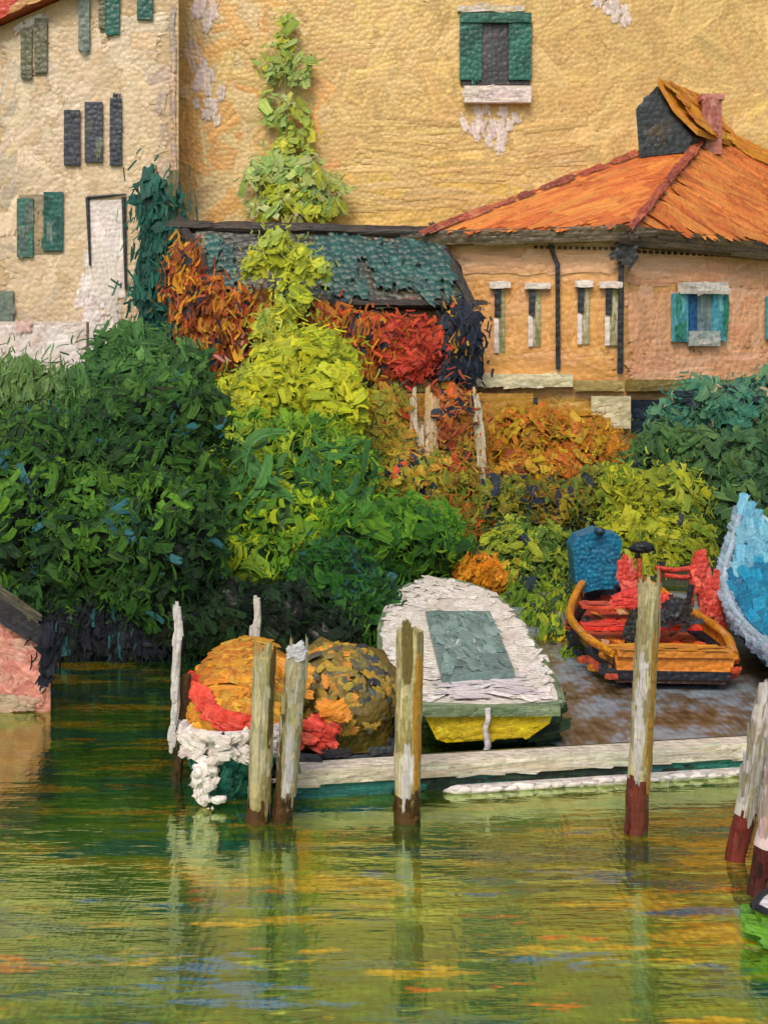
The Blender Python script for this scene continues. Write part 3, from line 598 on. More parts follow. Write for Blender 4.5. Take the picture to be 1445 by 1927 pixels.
# ------------------------------------------------------------------ trees and plants
BARK = hx('#2a241c')
def plant(name, label, cat, base, trunk, crowns, group=None):
    t = thing(name, label, cat, base, group)
    if trunk:
        mb = MB(); b = np.array(base, float); tips = trunk[0]; limbs(mb, b-(0, 0, .2), tips, trunk[1], trunk[2] if len(trunk) > 2 else BARK); mb.build('trunk', WOOD, t, t)
    mb = MB()
    for a, k in crowns: crown(mb, *a, **k)
    mb.build('crown', LEAF, t, t); return t
TG_ = [hx('#2f6670'), hx('#2b5c62')]
DK = pal('#162e1a #1f421a #2a501a #36601c #48741e #1c3a20 #5c8a20 #36601c')
plant('broad_tree', 'broad dark green tree with teal touches leaning over the water at the left', 'tree', P(190, 1190, 21.4)*(1, 1, 0)+(0, 0, .6),
      ([P(120, 960, 21.4), P(260, 900, 21.2), P(330, 1000, 20.8), P(40, 1000, 21.5)], .22, hx('#23262e')),
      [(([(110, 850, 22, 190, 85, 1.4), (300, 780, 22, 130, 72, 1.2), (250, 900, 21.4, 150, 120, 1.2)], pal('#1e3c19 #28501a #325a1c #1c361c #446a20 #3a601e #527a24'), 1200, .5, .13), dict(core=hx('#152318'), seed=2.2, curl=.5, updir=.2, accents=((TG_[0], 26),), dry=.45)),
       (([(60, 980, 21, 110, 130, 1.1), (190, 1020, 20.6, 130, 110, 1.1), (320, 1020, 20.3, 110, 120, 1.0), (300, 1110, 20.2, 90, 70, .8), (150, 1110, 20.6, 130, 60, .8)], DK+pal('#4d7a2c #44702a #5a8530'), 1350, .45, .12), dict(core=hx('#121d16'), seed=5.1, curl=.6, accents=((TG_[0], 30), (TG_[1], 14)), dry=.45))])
mb = MB()
hb = [(px, 748-10*math.sin(px*.05), 30, 62, 52, .9) for px in (-120, -40, 40, 120)]
crown(mb, hb, pal('#5c7c40 #6d8c50 #50702f #466a32 #7d9a68 #3c5f2c'), 460, 1.0, .17, core=hx('#35522a'), seed=1.4, curl=.1, tilt=(0, 0, 1), dry=.55)
crown(mb, [(245, 672, 29, 72, 58, .9), (325, 692, 28, 66, 52, .9), (250, 730, 27, 110, 50, .9)], pal('#3f6a30 #4d7a38 #36602c #2d5226 #5a8440'), 420, .8, .17, core=hx('#28421f'), seed=7.7, curl=.5, updir=.4)
tag(mb.build('hedge', LEAF), 'soft light green hedge along the low white garden wall', 'hedge')
plant('cypress', 'narrow teal green cypress at the corner of the cream house', 'tree', P(300, 800, 42)*(1, 1, 0)+(0, 0, 1.3), ([P(298, 480, 42), P(300, 380, 42)], .15),
      [(([(285, 400, 42, 20, 78, .5), (283, 520, 42, 22, 90, .5), (312, 460, 42, 26, 110, .5), (300, 580, 42, 26, 60, .5)], pal('#1d5a4e #184e46 #226454 #1a4a44'), 230, 1.3, .34), dict(core=hx('#1c3f38'), seed=3, tilt=(0, 0, 1), curl=.1, dry=.4)),
       (([(326, 410, 42, 15, 75, .4), (326, 560, 42, 18, 80, .4)], pal('#5c5a34 #4c5434 #6a6238 #2d5a4a'), 80, 1.3, .26), dict(core=hx('#3c4430'), seed=4, tilt=(0, 0, 1), curl=.1, dry=.55))])
VINE = pal('#aab42c #9aa834 #b6bd30 #8aa040 #bec23e #9aae50'); VG = pal('#92aa60 #82a054 #a4b468 #b0b878 #729450')
plant('climbing_plant', 'tall lime green climbing plant growing up the yellow house wall', 'plant', P(560, 500, 45)*(1, 1, 0)+(0, 0, 1.3),
      ([P(545, 300, 45.9), P(555, 150, 45.9), P(535, 60, 45.9)], .12, hx('#6f7a3c')),
      [(([(542, 60, 45.9, 18, 30, .25), (515, 110, 45.9, 34, 34, .25), (565, 125, 45.9, 24, 34, .25), (530, 195, 45.9, 42, 48, .3), (565, 235, 45.9, 26, 36, .3), (548, 290, 45.9, 40, 32, .3)], VINE+VG, 130, .75, .26), dict(core=None, seed=1, dry=.75, curl=.4, f=.4)),
       (([(500, 345, 45.6, 44, 50, .5), (560, 350, 45.4, 55, 55, .5), (615, 370, 45.6, 40, 40, .5), (540, 400, 45.2, 80, 34, .5)], VG+VINE[:3]+pal('#b5b080'), 190, 1.0, .26), dict(core=None, seed=2, dry=.7, curl=.3, f=.3, updir=1.2))])
plant('lime_tree', 'bright yellow green young tree in front of the green shed roof', 'tree', P(560, 900, 33)*(1, 1, 0)+(0, 0, 1.2),
      ([P(560, 640, 33), P(530, 540, 34), P(600, 700, 32)], .1, hx('#6f7a2c')),
      [(([(520, 470, 32.3, 26, 34, .4), (560, 500, 32.3, 24, 34, .3), (600, 505, 32.3, 16, 18, .3), (478, 502, 32.3, 24, 20, .3), (548, 565, 32.2, 30, 40, .4), (520, 640, 32, 40, 55, .5)], VINE+pal('#b9b41e #a8aa20 #8fa450'), 260, .6, .2), dict(core=hx('#6c7a28'), cores=.4, seed=3, dry=.5, curl=.35, updir=1.)),
       (([(590, 680, 31, 70, 55, .8), (520, 740, 30, 90, 60, .8), (620, 760, 30, 70, 65, .8), (450, 780, 29.5, 60, 55, .8)], pal('#b3b820 #a6b024 #98a82a #c0bf1c #8aa032 #a9a51c'), 560, .75, .24), dict(core=hx('#76861f'), seed=4, dry=.4, curl=.4))])
MID = pal('#44741a #5a881a #366418 #70981a #8ea61a #3c6a1c #809e1a')
plant('round_bush', 'large mid green bush with lime marks in the middle of the bank', 'bush', P(540, 1130, 24)*(1, 1, 0)+(0, 0, .9),  # lime is one of the palette colours, clumped by noise
      ([P(480, 950, 24), P(600, 920, 24.5)], .12),
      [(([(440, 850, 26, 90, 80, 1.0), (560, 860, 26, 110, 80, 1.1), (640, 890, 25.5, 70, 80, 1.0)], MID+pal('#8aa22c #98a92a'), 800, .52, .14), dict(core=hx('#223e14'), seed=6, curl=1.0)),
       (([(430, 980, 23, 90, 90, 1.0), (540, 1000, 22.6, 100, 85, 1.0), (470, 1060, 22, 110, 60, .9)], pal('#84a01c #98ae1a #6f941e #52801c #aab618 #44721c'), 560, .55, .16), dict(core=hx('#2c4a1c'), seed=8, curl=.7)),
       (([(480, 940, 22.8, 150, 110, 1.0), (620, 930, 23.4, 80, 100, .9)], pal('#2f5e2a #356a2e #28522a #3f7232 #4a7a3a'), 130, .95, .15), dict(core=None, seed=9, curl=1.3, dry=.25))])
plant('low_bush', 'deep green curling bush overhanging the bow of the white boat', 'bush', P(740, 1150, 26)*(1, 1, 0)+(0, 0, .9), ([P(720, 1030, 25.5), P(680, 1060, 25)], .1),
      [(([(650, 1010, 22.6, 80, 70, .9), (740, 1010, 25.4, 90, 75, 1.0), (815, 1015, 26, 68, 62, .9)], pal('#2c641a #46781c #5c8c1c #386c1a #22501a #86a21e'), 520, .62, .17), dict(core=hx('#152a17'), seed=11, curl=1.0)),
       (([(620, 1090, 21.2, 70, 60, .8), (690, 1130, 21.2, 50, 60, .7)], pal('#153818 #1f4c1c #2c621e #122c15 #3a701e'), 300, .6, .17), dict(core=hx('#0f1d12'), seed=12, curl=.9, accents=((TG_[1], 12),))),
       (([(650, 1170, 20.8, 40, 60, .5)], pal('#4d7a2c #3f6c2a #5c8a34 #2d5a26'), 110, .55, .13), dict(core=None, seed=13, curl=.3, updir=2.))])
plant('waterside_shrub', 'shrub in painted blackish green shade hanging to the water behind the orange covered dinghy', 'shrub', P(480, 1190, 21.4)*(1, 1, 0)+(0, 0, .6), None,
      [(([(340, 1170, 20.1, 80, 60, .5), (430, 1160, 20.2, 90, 70, .5), (530, 1170, 20.3, 80, 75, .5), (620, 1195, 20.3, 60, 50, .5)], pal('#0f1c10 #142616 #1b301a #0c160e #1f3a1e'), 560, .42, .12), dict(core=hx('#0a120b'), cores=.85, seed=14, curl=.5, dry=.35)),  # near-black palette paints the hedge's shadow at the waterline
       (([(150, 1190, 20.1, 90, 70, .4), (250, 1210, 20.1, 70, 60, .4), (90, 1240, 16.45, 9, 40, .06)], pal('#1c1e2c #20222f #161a22 #1d2c22 #18261c'), 300, .5, .14), dict(core=hx('#0e1116'), cores=.85, seed=15, tilt=(0, 0, 1), dry=.4, accents=((hx('#2d5a62'), 16),)))])  # navy marks paint the shaded bank below the tree
plant('autumn_creeper', 'orange and red autumn creeper covering the front of the outbuilding', 'creeper', (-3.5, 32.7, 1.3), None,
      [(([(350, 520, 33.0, 26, 50, .4), (385, 600, 32.8, 45, 70, .4), (430, 650, 32.8, 60, 55, .4), (470, 600, 33.0, 40, 40, .4)], pal('#b8641c #c7781c #a34f1c #c98a22 #7c3a1e #b35a22'), 330, .85, .28), dict(core=hx('#4a2a16'), seed=21, accents=((hx('#262b36'), 40), (hx('#b5402c'), 24), (hx('#c9807a'), 6), (hx('#d99a1e'), 24)), curl=.2, tilt=(.1, 0, 1))),
       (([(600, 630, 32.8, 60, 60, .4), (690, 650, 32.8, 70, 55, .4), (640, 700, 32.7, 70, 30, .4)], pal('#b5581c #c0681e #a8741e #8f3f1c #b98a24 #c4501f'), 340, .85, .26), dict(core=hx('#4a2a16'), seed=22, accents=((hx('#b93a26'), 20), (hx('#2a2e38'), 46), (hx('#9a8a2c'), 30)), curl=.2, tilt=(.1, 0, 1))),
       (([(770, 672, 32.7, 58, 36, .4), (735, 640, 32.7, 30, 40, .3), (800, 640, 32.7, 34, 40, .3)], pal('#c8382c #d04434 #b8402a #c2522c #a82f26'), 210, .8, .28), dict(core=hx('#6e2418'), seed=23, curl=.3, accents=((hx('#2a2e3a'), 10),))),
       (([(868, 630, 32.7, 34, 50, .4), (862, 690, 32.7, 34, 36, .4)], pal('#232b3a #2a3444 #1f2733 #333c4a'), 130, .8, .28), dict(core=hx('#1e2630'), seed=24, tilt=(.15, 0, 1), accents=((hx('#b98a24'), 12),), dry=.55))])
plant('ochre_creeper', 'ochre creeper with rust leaves trailing down the terrace wall', 'creeper', (.5, 31.6, 1.3), None,
      [(([(720, 780, 31.8, 46, 50, .3), (730, 860, 31.6, 50, 60, .4), (800, 900, 31, 80, 40, .5)], pal('#a8982a #b5a02c #98902c #8c8a2c #b8862a #7d8a30'), 300, .75, .2), dict(core=hx('#6e6426'), seed=25, accents=((hx('#b04a2a'), 16), (hx('#2a3644'), 20)), dry=.6, curl=.3)),
       (([(860, 800, 31.7, 34, 70, .3), (870, 900, 31.6, 31.6, 40, .3)], pal('#a8582a #b56a2c #94402a #b07c2a #9a8a30'), 170, .7, .2), dict(core=hx('#6b4a22'), cores=.6, seed=26, accents=((hx('#25303e'), 22), (hx('#c9622a'), 12)), dry=.6, curl=.2, updir=1)),
       (([(830, 965, 30.6, 50, 31.6, .5), (900, 985, 30.6, 60, 34, .5)], pal('#7d7a24 #96641e #6c7c2a #58702a #a35a1e'), 190, .8, .2), dict(core=hx('#3c4a1e'), seed=27, accents=((hx('#c9601e'), 22),)))])
plant('orange_shrub', 'golden orange shrub under the ledge of the peach house', 'shrub', P(1040, 960, 32)*(1, 1, 0)+(0, 0, 1.2), ([P(1030, 850, 32), P(1100, 850, 32)], .08),
      [(([(1000, 820, 32.5, 70, 55, .8), (1090, 830, 32.5, 75, 50, .8), (1140, 860, 32, 45, 40, .7), (1030, 890, 31.5, 100, 45, .8)], pal('#b8821c #c48e1e #aa781c #b8741e #a0661c #b0921f #bc641e'), 640, .6, .18), dict(core=hx('#6b4a18'), seed=31, accents=((hx('#c86424'), 20), (hx('#7c3220'), 8), (hx('#cf7a3c'), 8))))])
plant('olive_shrub', 'olive green shrub with dark blue dabs below the golden orange shrub', 'shrub', P(1010, 1100, 29.5)*(1, 1, 0)+(0, 0, .9), ([P(1000, 990, 29.5), P(1080, 970, 30)], .08),
      [(([(960, 950, 30.5, 60, 55, .8), (1050, 950, 30.5, 80, 50, .8), (1130, 930, 31, 60, 55, .8)], pal('#6d7420 #7c7c22 #5c6a22 #8c801f #4f6424 #8a6a1e'), 460, .55, .16), dict(core=hx('#39421a'), seed=33, accents=((hx('#222c3a'), 70),))),  # dark blue accents are marks scattered over the leaves
       (([(960, 1040, 28.5, 50, 60, .8), (1030, 1060, 28.3, 65, 70, .8), (1020, 1140, 27.9, 60, 50, .6)], pal('#7c8f26 #6a8428 #8c9c28 #557528 #44662a #98a42c'), 430, .5, .13), dict(core=hx('#2f421c'), seed=34, accents=((hx('#28343c'), 44), (hx('#c9a824'), 8)), updir=.5))])
plant('marigold_bush', 'small clump of orange flowers above the bow of the white boat', 'flower bush', P(905, 1120, 27)*(1, 1, 0)+(0, 0, .9), None,
      [(([(888, 1082, 25.5, 28, 26, .32), (922, 1084, 25.4, 28, 28, .32), (905, 1074, 25.5, 30, 24, .3)], pal('#d88a14 #e0961c #cc7c14 #e2a42c'), 150, .42, .15), dict(core=hx('#c07a16'), seed=35, tilt=(.5, 0, 1), dry=.5))])
plant('teal_tree', 'soft teal and grey green tree against the blue shuttered wall', 'tree', P(1340, 1000, 31)*(1, 1, 0)+(0, 0, 1.2), ([P(1320, 850, 31), P(1400, 830, 31), P(1280, 900, 30.5)], .16),
      [(([(1310, 760, 31.5, 50, 50, .8), (1380, 790, 31.5, 70, 60, .9), (1440, 760, 32, 60, 60, .9), (1270, 800, 31.5, 50, 45, .7)], pal('#3c7a68 #4a7a5c #35705f #56805a #6a8c68 #2f6456'), 520, .6, .19), dict(core=hx('#2c4c40'), cores=.6, seed=41, accents=((hx('#232f3c'), 40), (hx('#b0a080'), 14)), updir=.6)),
       (([(1250, 860, 30.8, 70, 60, .9), (1350, 880, 30.5, 100, 70, 1.), (1430, 900, 30.2, 80, 90, 1.), (1400, 960, 29.6, 80, 60, .9), (1500, 860, 30.5, 70, 120, 1.)], pal('#3a5a2c #466a34 #30522c #54733a #3f6440 #2b4a2c'), 850, .65, .18), dict(core=hx('#22351f'), seed=42, curl=.5))])
plant('yellow_green_bush', 'yellow green bush behind the red wooden boat', 'bush', P(1220, 1080, 29)*(1, 1, 0)+(0, 0, .9), ([P(1200, 980, 29.3), P(1270, 990, 29.3)], .09),
      [(([(1180, 930, 29.8, 50, 55, .7), (1260, 940, 29.6, 80, 60, .8), (1190, 1010, 29, 70, 50, .8), (1270, 1020, 29, 70, 55, .8), (1210, 1070, 28.4, 70, 40, .6)], pal('#93981e #87921f #a3a41e #7a8a22 #6b7f26 #9aa02a'), 680, .55, .17), dict(core=hx('#525c18'), seed=44, accents=((hx('#4a6a2a'), 24), (hx('#252e30'), 26))))])
mb = MB()
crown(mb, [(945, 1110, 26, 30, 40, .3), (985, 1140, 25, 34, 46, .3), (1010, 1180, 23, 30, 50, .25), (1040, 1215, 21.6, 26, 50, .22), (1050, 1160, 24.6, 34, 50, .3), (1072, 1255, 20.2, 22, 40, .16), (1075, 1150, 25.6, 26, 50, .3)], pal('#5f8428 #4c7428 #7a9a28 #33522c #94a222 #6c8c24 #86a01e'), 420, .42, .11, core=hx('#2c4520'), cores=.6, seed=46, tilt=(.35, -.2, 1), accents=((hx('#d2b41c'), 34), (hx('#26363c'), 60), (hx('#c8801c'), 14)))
tag(mb.build('reed_clump', LEAF), 'clump of green reeds between the white boat and the red wooden boat', 'reeds')

# ------------------------------------------------------------------ boats
def loft(mb, rings, col, close=False):
    n = len(rings[0]); vs = np.array([p for r in rings for p in r]); k = len(rings)
    uv = [(i*.6, j*.3) for i in range(k) for j in range(n)]
    f = [(i*n+j, i*n+j+1, (i+1)*n+j+1, (i+1)*n+j) for i in range(k-1) for j in range(n-1)]
    cc = col if not callable(col) else np.array([col(p, j) for r in rings for j, p in enumerate(r)])
    return mb.add(vs, uv, cc, f, True)
def spline(pts, n):
    """smooth open curve through points (Catmull-Rom)"""
    p = np.array(pts, float); p = np.vstack([2*p[0]-p[1], p, 2*p[-1]-p[-2]]); out = []; m = len(p)-3
    for i in range(n):
        s = i/(n-1)*m; k = min(int(s), m-1); t = s-k; a, b, c, d = p[k:k+4]
        out.append(.5*((2*b)+(-a+c)*t+(2*a-5*b+4*c-d)*t*t+(-a+3*b-3*c+d)*t**3))
    return np.array(out)
def deck_marks(mb, pts, z, n, palette, L, W, t, dry=.4, off=.012, nn=(0, -.05, 1), spread=.3):
    """marks over a plan outline, n of them inside"""
    pts = np.asarray(pts)[:, :2]; lo, hi = pts.min(0), pts.max(0); Cn = []
    T_, L_ = [], []
    def inside(q):
        ins = False
        for i in range(len(pts)):
            a, b = pts[i], pts[i-1]
            if (a[1] > q[1]) != (b[1] > q[1]) and q[0] < (b[0]-a[0])*(q[1]-a[1])/(b[1]-a[1])+a[0]: ins = not ins
        return ins
    tries = 0
    while len(Cn) < n and tries < n*40:
        tries += 1
        q = lo+rng.random(2)*(hi-lo); tt = unit(np.asarray(t, float)+rng.normal(0, spread, 3)); l_ = L*random.uniform(.5, 1.4)
        if inside(q+tt[:2]*l_*.5) and inside(q-tt[:2]*l_*.5): Cn.append((q[0], q[1], (z(q) if callable(z) else z)+off+.008*random.random())); T_.append(tt); L_.append(l_)
    n = len(Cn)
    mb.strokes(Cn, T_, np.tile(np.array(nn, float), (n, 1)), np.array(L_), W*rng.uniform(.5, 1.3, n), rng.normal(0, .1, n), [jit(random.choice(palette), .05) for _ in range(n)], dry*rng.uniform(.9, 1.7, n), thick=.03)
def plan(pix, z):
    """photo outline of a level edge -> plan points at height z"""
    return np.array([P(x_, y_, F*(CH-z)/(y_-H0)) for x_, y_ in pix])
def hull_from(outline, zb, inset, bow, cols, mb, steps=5):
    """sides swept from a sheer outline down and inwards to the bottom edge"""
    o = np.asarray(outline, float); c = o.mean(0); rings = []
    for s in range(steps):
        t = s/(steps-1); k = 1-inset*t**1.6; r = c+(o-c)*np.array((k, k, 1)); r[:, 2] = o[:, 2]+(zb-o[:, 2])*t; rings.append(r)
    for a, b in zip(rings[:-1], rings[1:]):
        i = rings.index(a) if False else None
    for s in range(steps-1): loft(mb, [np.vstack([rings[s], rings[s][:1]]), np.vstack([rings[s+1], rings[s+1][:1]])], cols(s/(steps-1)))
    mb.poly(rings[-1][::-1], cols(1)); return rings
def rail(mb, path, r, palette, closed=True, n=60, L=.5):
    pa = np.vstack([path, path[:1]]) if closed else np.asarray(path)
    mb.tube(pa, r, palette[0], 10, .15, cap=not closed)
    for i in range(n):
        k = random.randrange(len(pa)-1); o = (pa[k]+pa[k+1])/2; d = pa[k+1]-pa[k]; du = unit(d)
        nn = np.array((random.gauss(0, .5), -1, random.uniform(-.2, 1.2))); nn = unit(nn-du*np.dot(nn, du))
        mb.strokes([o+nn*r*.95], [d], [nn], min(L, np.linalg.norm(d)*1.3), r*1.1, 0, [jit(random.choice(palette), .1)], np.array([.45]), thick=.1)

# --- white motor boat
tb = thing('white_boat', 'white decked boat with yellow stern and a blue grey hatch cover', 'boat', (1.5, 18, 0))
zD = .74
WB = pal('#e0dad2 #e6e0d8 #d9d1c6 #e3ddd8 #d2cabf')
pix = [(775, 1325), (738, 1272), (716, 1215), (722, 1165), (750, 1125), (800, 1104), (845, 1105), (885, 1114), (930, 1130), (965, 1160), (1000, 1205), (1030, 1255), (1054, 1308), (1040, 1324), (915, 1330)]
out = plan(pix, zD); o2 = spline(np.vstack([out]), 64); o2[:, 2] = zD+.16*np.clip((o2[:, 1]-18)/5, 0, 1)
GR = pal('#6f8262 #81937a #5c7254 #8c9a80')
mb = MB(); DG = hx('#20351c')
hull_from(o2, -.35, .22, None, lambda t: hx('#31482a') if t < .2 else DG, mb)
for i in range(120):
    q = o2[rng.integers(0, len(o2))]; zz = random.uniform(.02, .5); c0 = o2.mean(0); k = 1-.22*((zD-zz)/(zD+.35))**1.6; p = c0+(q-c0)*np.array((k, k, 0)); p[2] = zz; nn = unit((q-c0)*np.array((1, .35, 0)))
    mb.strokes([p+nn*.03], [np.cross(nn, (0, 0, 1))], [nn], .5, .14, 0, [jit(hx(random.choice(['#20351c', '#2a4424', '#182a18', '#3a5530'])), .12)], np.array([.4]))
mb.build('hull', BOAT, tb, tb)
mb = MB(); mb.poly(o2+(0, 0, .01), hx('#d3ccc2')); deck_marks(mb, o2, lambda q: zD+.02+.16*np.clip((q[1]-18)/5, 0, 1), 420, WB, .5, .2, (0.1, 1, 0), spread=.5)
deck_marks(mb, plan([(800, 1322), (1040, 1318), (1000, 1270), (810, 1275)], zD), zD+.04, 60, pal('#d6cdd0 #cbbfc4 #ddd6d6'), .5, .12, (1, 0, 0), spread=.25)
mb.build('deck', BOAT, tb, tb)
mb = MB(); rail(mb, o2+(0, 0, -.03), .062, GR, True, 200, .6); mb.build('rubbing_rail', BOAT, tb, tb)
mb = MB()                                              # yellow stern board
dS = 14.32; tr = [P(x_, y_, dS) for x_, y_ in ((797, 1345), (1040, 1345), (1034, 1362), (996, 1388), (840, 1398), (822, 1392))]
mb.prism(tr, (0, .45, 0), hx('#cdb214')); pl_ = Plane((0, dS, 0), (1, 0, 0))
wall_strokes(mb, pl_, [(822, 1394), (1000, 1388), (1034, 1348), (800, 1348)], 90, pal('#d0b512 #c9ab14 #d8c01e #bfa014'), .35, .11, 10, 20, off=.01, dry=.35, lift=.012)
mb.build('stern_board', BOAT, tb, tb)
mb = MB(); pl2 = Plane((0, dS-.02, 0), (1, 0, 0)); panel(mb, pl2, 780, 1327, 1052, 1344, .0, .10, GR, 26, 0, L=.5, W=.10, over=.02); mb.build('stern_rail', BOAT, tb, tb)
mb = MB(); pa = [P(x_, y_, dS-.18) for x_, y_ in ((917, 1334), (919, 1352), (913, 1370), (915, 1390), (917, 1404), (912, 1418))]; mb.tube(pa, [.045, .04, .035, .04, .045, .035], hx('#cfc8cc'), 9, .5); mb.build('rope', BOAT, tb, tb)
mb = MB(); hat = plan([(832, 1272), (968, 1262), (922, 1150), (800, 1150)], zD+.16); mb.prism([q-(0, 0, .16) for q in hat], (0, 0, .16), hx('#6b8280'))
SG = pal('#74908e #809c98 #688280 #8aa29e')
deck_marks(mb, hat, zD+.17, 130, SG, .8, .16, (-.15, 1, 0), spread=.15, dry=.45)
deck_marks(mb, plan([(838, 1262), (940, 1256), (900, 1195), (830, 1200)], zD+.16), zD+.19, 26, pal('#a9b4b2 #c2c6c4 #8c9c9c'), .45, .07, (0, 1, 0), spread=.2, dry=.8)
mb.build('hatch_cover', BOAT, tb, tb)

# --- teal dinghy under an orange cover, bow towards us
td = thing('teal_dinghy', 'small teal dinghy with white bow under an orange cover with red stripe', 'boat', (-2, 14.5, 0))
zG = .5
def dinghy(x0, y0, bw, ln, z0, zbow, n=40):
    """plan outline: bow point at (x0, y0) facing the camera, widening to bw at the stern ln behind"""
    pts = [(x0, y0), (x0-bw*.30, y0+ln*.10), (x0-bw*.46, y0+ln*.30), (x0-bw*.5, y0+ln*.6), (x0-bw*.42, y0+ln), (x0+bw*.42, y0+ln), (x0+bw*.5, y0+ln*.6), (x0+bw*.46, y0+ln*.30), (x0+bw*.30, y0+ln*.10), (x0, y0)]
    o = spline([(a, b, 0) for a, b in pts], n)[:-1]; o[:, 2] = z0+(zbow-z0)*np.clip(1-(o[:, 1]-y0)/(ln*.4), 0, 1)**2; return o
od = dinghy(-1.92, 12.75, 1.42, 3.6, .70, .86)
mb = MB(); TE = pal('#2a7068 #237064 #2f7a70 #1d5a55')
hull_from(od, -.3, .34, None, lambda t: hx('#c9c0bc') if t < .2 else hx('#276a62'), mb, 6)
for i in range(150):
    q = od[rng.integers(0, len(od))]; t = random.uniform(.25, .95); c0 = od.mean(0); zz = q[2]+(-.3-q[2])*t; k = 1-.34*t**1.6; p = c0+(q-c0)*np.array((k, k, 0)); p[2] = zz; nn = unit((q-c0)*np.array((1, .5, 0))+(0, 0, -.4))
    mb.strokes([p+nn*.03], [(0.3, 0, 1)], [nn], .35, .13, .1, [jit(random.choice(TE), .1)], np.array([.35]))
mb.build('hull', BOAT, td, td)
mb = MB(); rail(mb, od+(0, 0, .0), .075, pal('#d2c8c6 #dcd4d2 #c6bab6'), True, 60, .35)
for i in range(90):
    q = od[rng.integers(0, len(od))]
    if q[1] < 13.9: nn = unit(((q[0]+1.92)*.8, -1, .25)); mb.strokes([q+nn*.07-(0, 0, random.uniform(-.05, .26))], [(1, 0, random.gauss(0, .7))], [nn], .24, .13, .2, [jit(hx(random.choice(['#d6cccb', '#cdbfbd', '#e0d8d6'])), .05)], np.array([.6]), thick=.12)
mb.build('gunwale', BOAT, td, td)
OC = pal('#c8861e #c07a1e #cf9428 #b56e1e #b88a2c')
mb = MB(); ctr = np.array((-1.92, 14.5, .66))
mb.blob(ctr+(0, .1, 0), (.72, 1.5, .84), hx('#bd7c20'), .14, 3, 3.)
for i in range(260):
    dv = unit(rng.normal(0, 1, 3)); dv[2] = abs(dv[2])*1.1-.05; dv[1] = -abs(dv[1]) if random.random() < .8 else dv[1]; p = ctr+(0, .1, 0)+dv*np.array((.75, 1.52, .87)); nn = unit(dv/np.array((.72, 1.5, .8))+(0, -.4, .1))
    mb.strokes([p], [(1, .1, -.25+random.gauss(0, .2))], [nn], .42, .13, random.gauss(0, .2), [jit(random.choice(OC+([hx('#8a7a26')] if dv[0] > .2 and dv[2] > .4 else [])), .1)], np.array([.4]))
cv = mb.build('cover', BOAT, td, td)
mb = MB()
for i in range(40):
    t = i/39; q = np.array((-2.52+1.02*t, 0, 1.22-.42*t)); dx = (q[0]+1.92)/.78; dz = (q[2]-.66)/.9; dy = math.sqrt(max(.05, 1-dx*dx-dz*dz)); p = np.array((q[0], 14.6-dy*1.6, q[2]))
    mb.strokes([p+(0, -.05, random.gauss(0, .035))], [(1, .1, -.45)], [(dx*.6, -1, .4)], .3, .17, 0, [jit(hx(random.choice(['#cc3a28', '#d4442e', '#c2331f'])), .06)], np.array([.25]))
mb.build('red_stripe', BOAT, cv, td)
mb = MB()                                              # white lumps added for the spray and reflection on the hull
for dx, dz, r in ((0, 0, .11), (.10, .02, .10), (-.05, -.14, .10), (.06, -.15, .10), (-.03, -.28, .085), (.03, -.36, .06)): mb.blob(P(382, 1450, 12.85)+np.array((dx, 0, dz)), (r*1.05, r*.7, r*1.1), hx('#d8d0d0'), .5, 3, dx*9)
for i in range(14): mb.strokes([P(384, 1458, 12.78)+np.array((random.gauss(.02, .07), 0, random.gauss(-.12, .14)))], [rng.normal(0, 1, 3)], [(0, -1, .2)], .13, .08, .3, [jit(hx('#d8d0d0'), .04)], np.array([.6]), thick=.12)
mb.build('spray_glint', BOAT, td, td)
mb = MB(); mb.blob(P(405, 1505, 12.8)+np.array((.05, 0, 0)), (.09, .06, .05), hx('#d8d0d0'), .3, 2, 4.); mb.build('spray_glint_tail', BOAT, td, td)  # lower end of the lumps made for spray and reflection

# --- dark rowing boat with an olive cover
tk = thing('dark_rowboat', 'dark rowing boat heaped with a speckled olive brown cover and red cloths', 'boat', (-.6, 15.6, 0))
ok_ = plan([(516, 1412), (560, 1425), (640, 1420), (735, 1410), (752, 1380), (735, 1330), (690, 1290), (620, 1275), (560, 1290), (520, 1340)], .42); ok2 = spline(np.vstack([ok_, ok_[:1]]), 48)[:-1]
mb = MB(); hull_from(ok2, -.3, .2, None, lambda t: hx('#1b1a24'), mb)
for i in range(80):
    q = ok2[rng.integers(0, len(ok2))]; nn = unit((q-ok2.mean(0))*(1, 1, 0)+(0, -.5, 0)); mb.strokes([q+nn*.03-(0, 0, random.uniform(-.04, .3))], [np.cross(nn, (0, 0, 1))+rng.normal(0, .1, 3)], [nn], .4, .12, 0, [jit(hx(random.choice(['#17161f', '#22212c', '#2a2c34', '#343c40'])), .1)], np.array([.5]))
mb.build('hull', BOAT, tk, tk)
mb = MB(); ctr = np.array((-.72, 15.7, .40)); mb.blob(ctr, (.98, 1.25, .86), hx('#6a5a28'), .18, 3, 8.)
OB = pal('#8c742a #a0862c #7c6a30 #6a5e38 #b08a28 #565240 #a48a3a #c0802a')
for i in range(330):
    dv = unit(rng.normal(0, 1, 3)); dv[2] = abs(dv[2]); dv[1] = -abs(dv[1]) if random.random() < .75 else dv[1]; p = ctr+dv*np.array((1.0, 1.28, .9)); nn = unit(dv/np.array((.9, 1.2, .8))+(0, -.4, .1))
    col = random.choice(OB)
    if dv[0] > .35 and random.random() < .5: col = hx(random.choice(['#3a444a', '#4a5250', '#2c343a', '#6a6440']))
    mb.strokes([p], [rng.normal(0, 1, 3)], [nn], .24, .12, random.gauss(0, .3), [jit(col, .12)], np.array([.55]), thick=.2)
kc = mb.build('cover', BOAT, tk, tk)
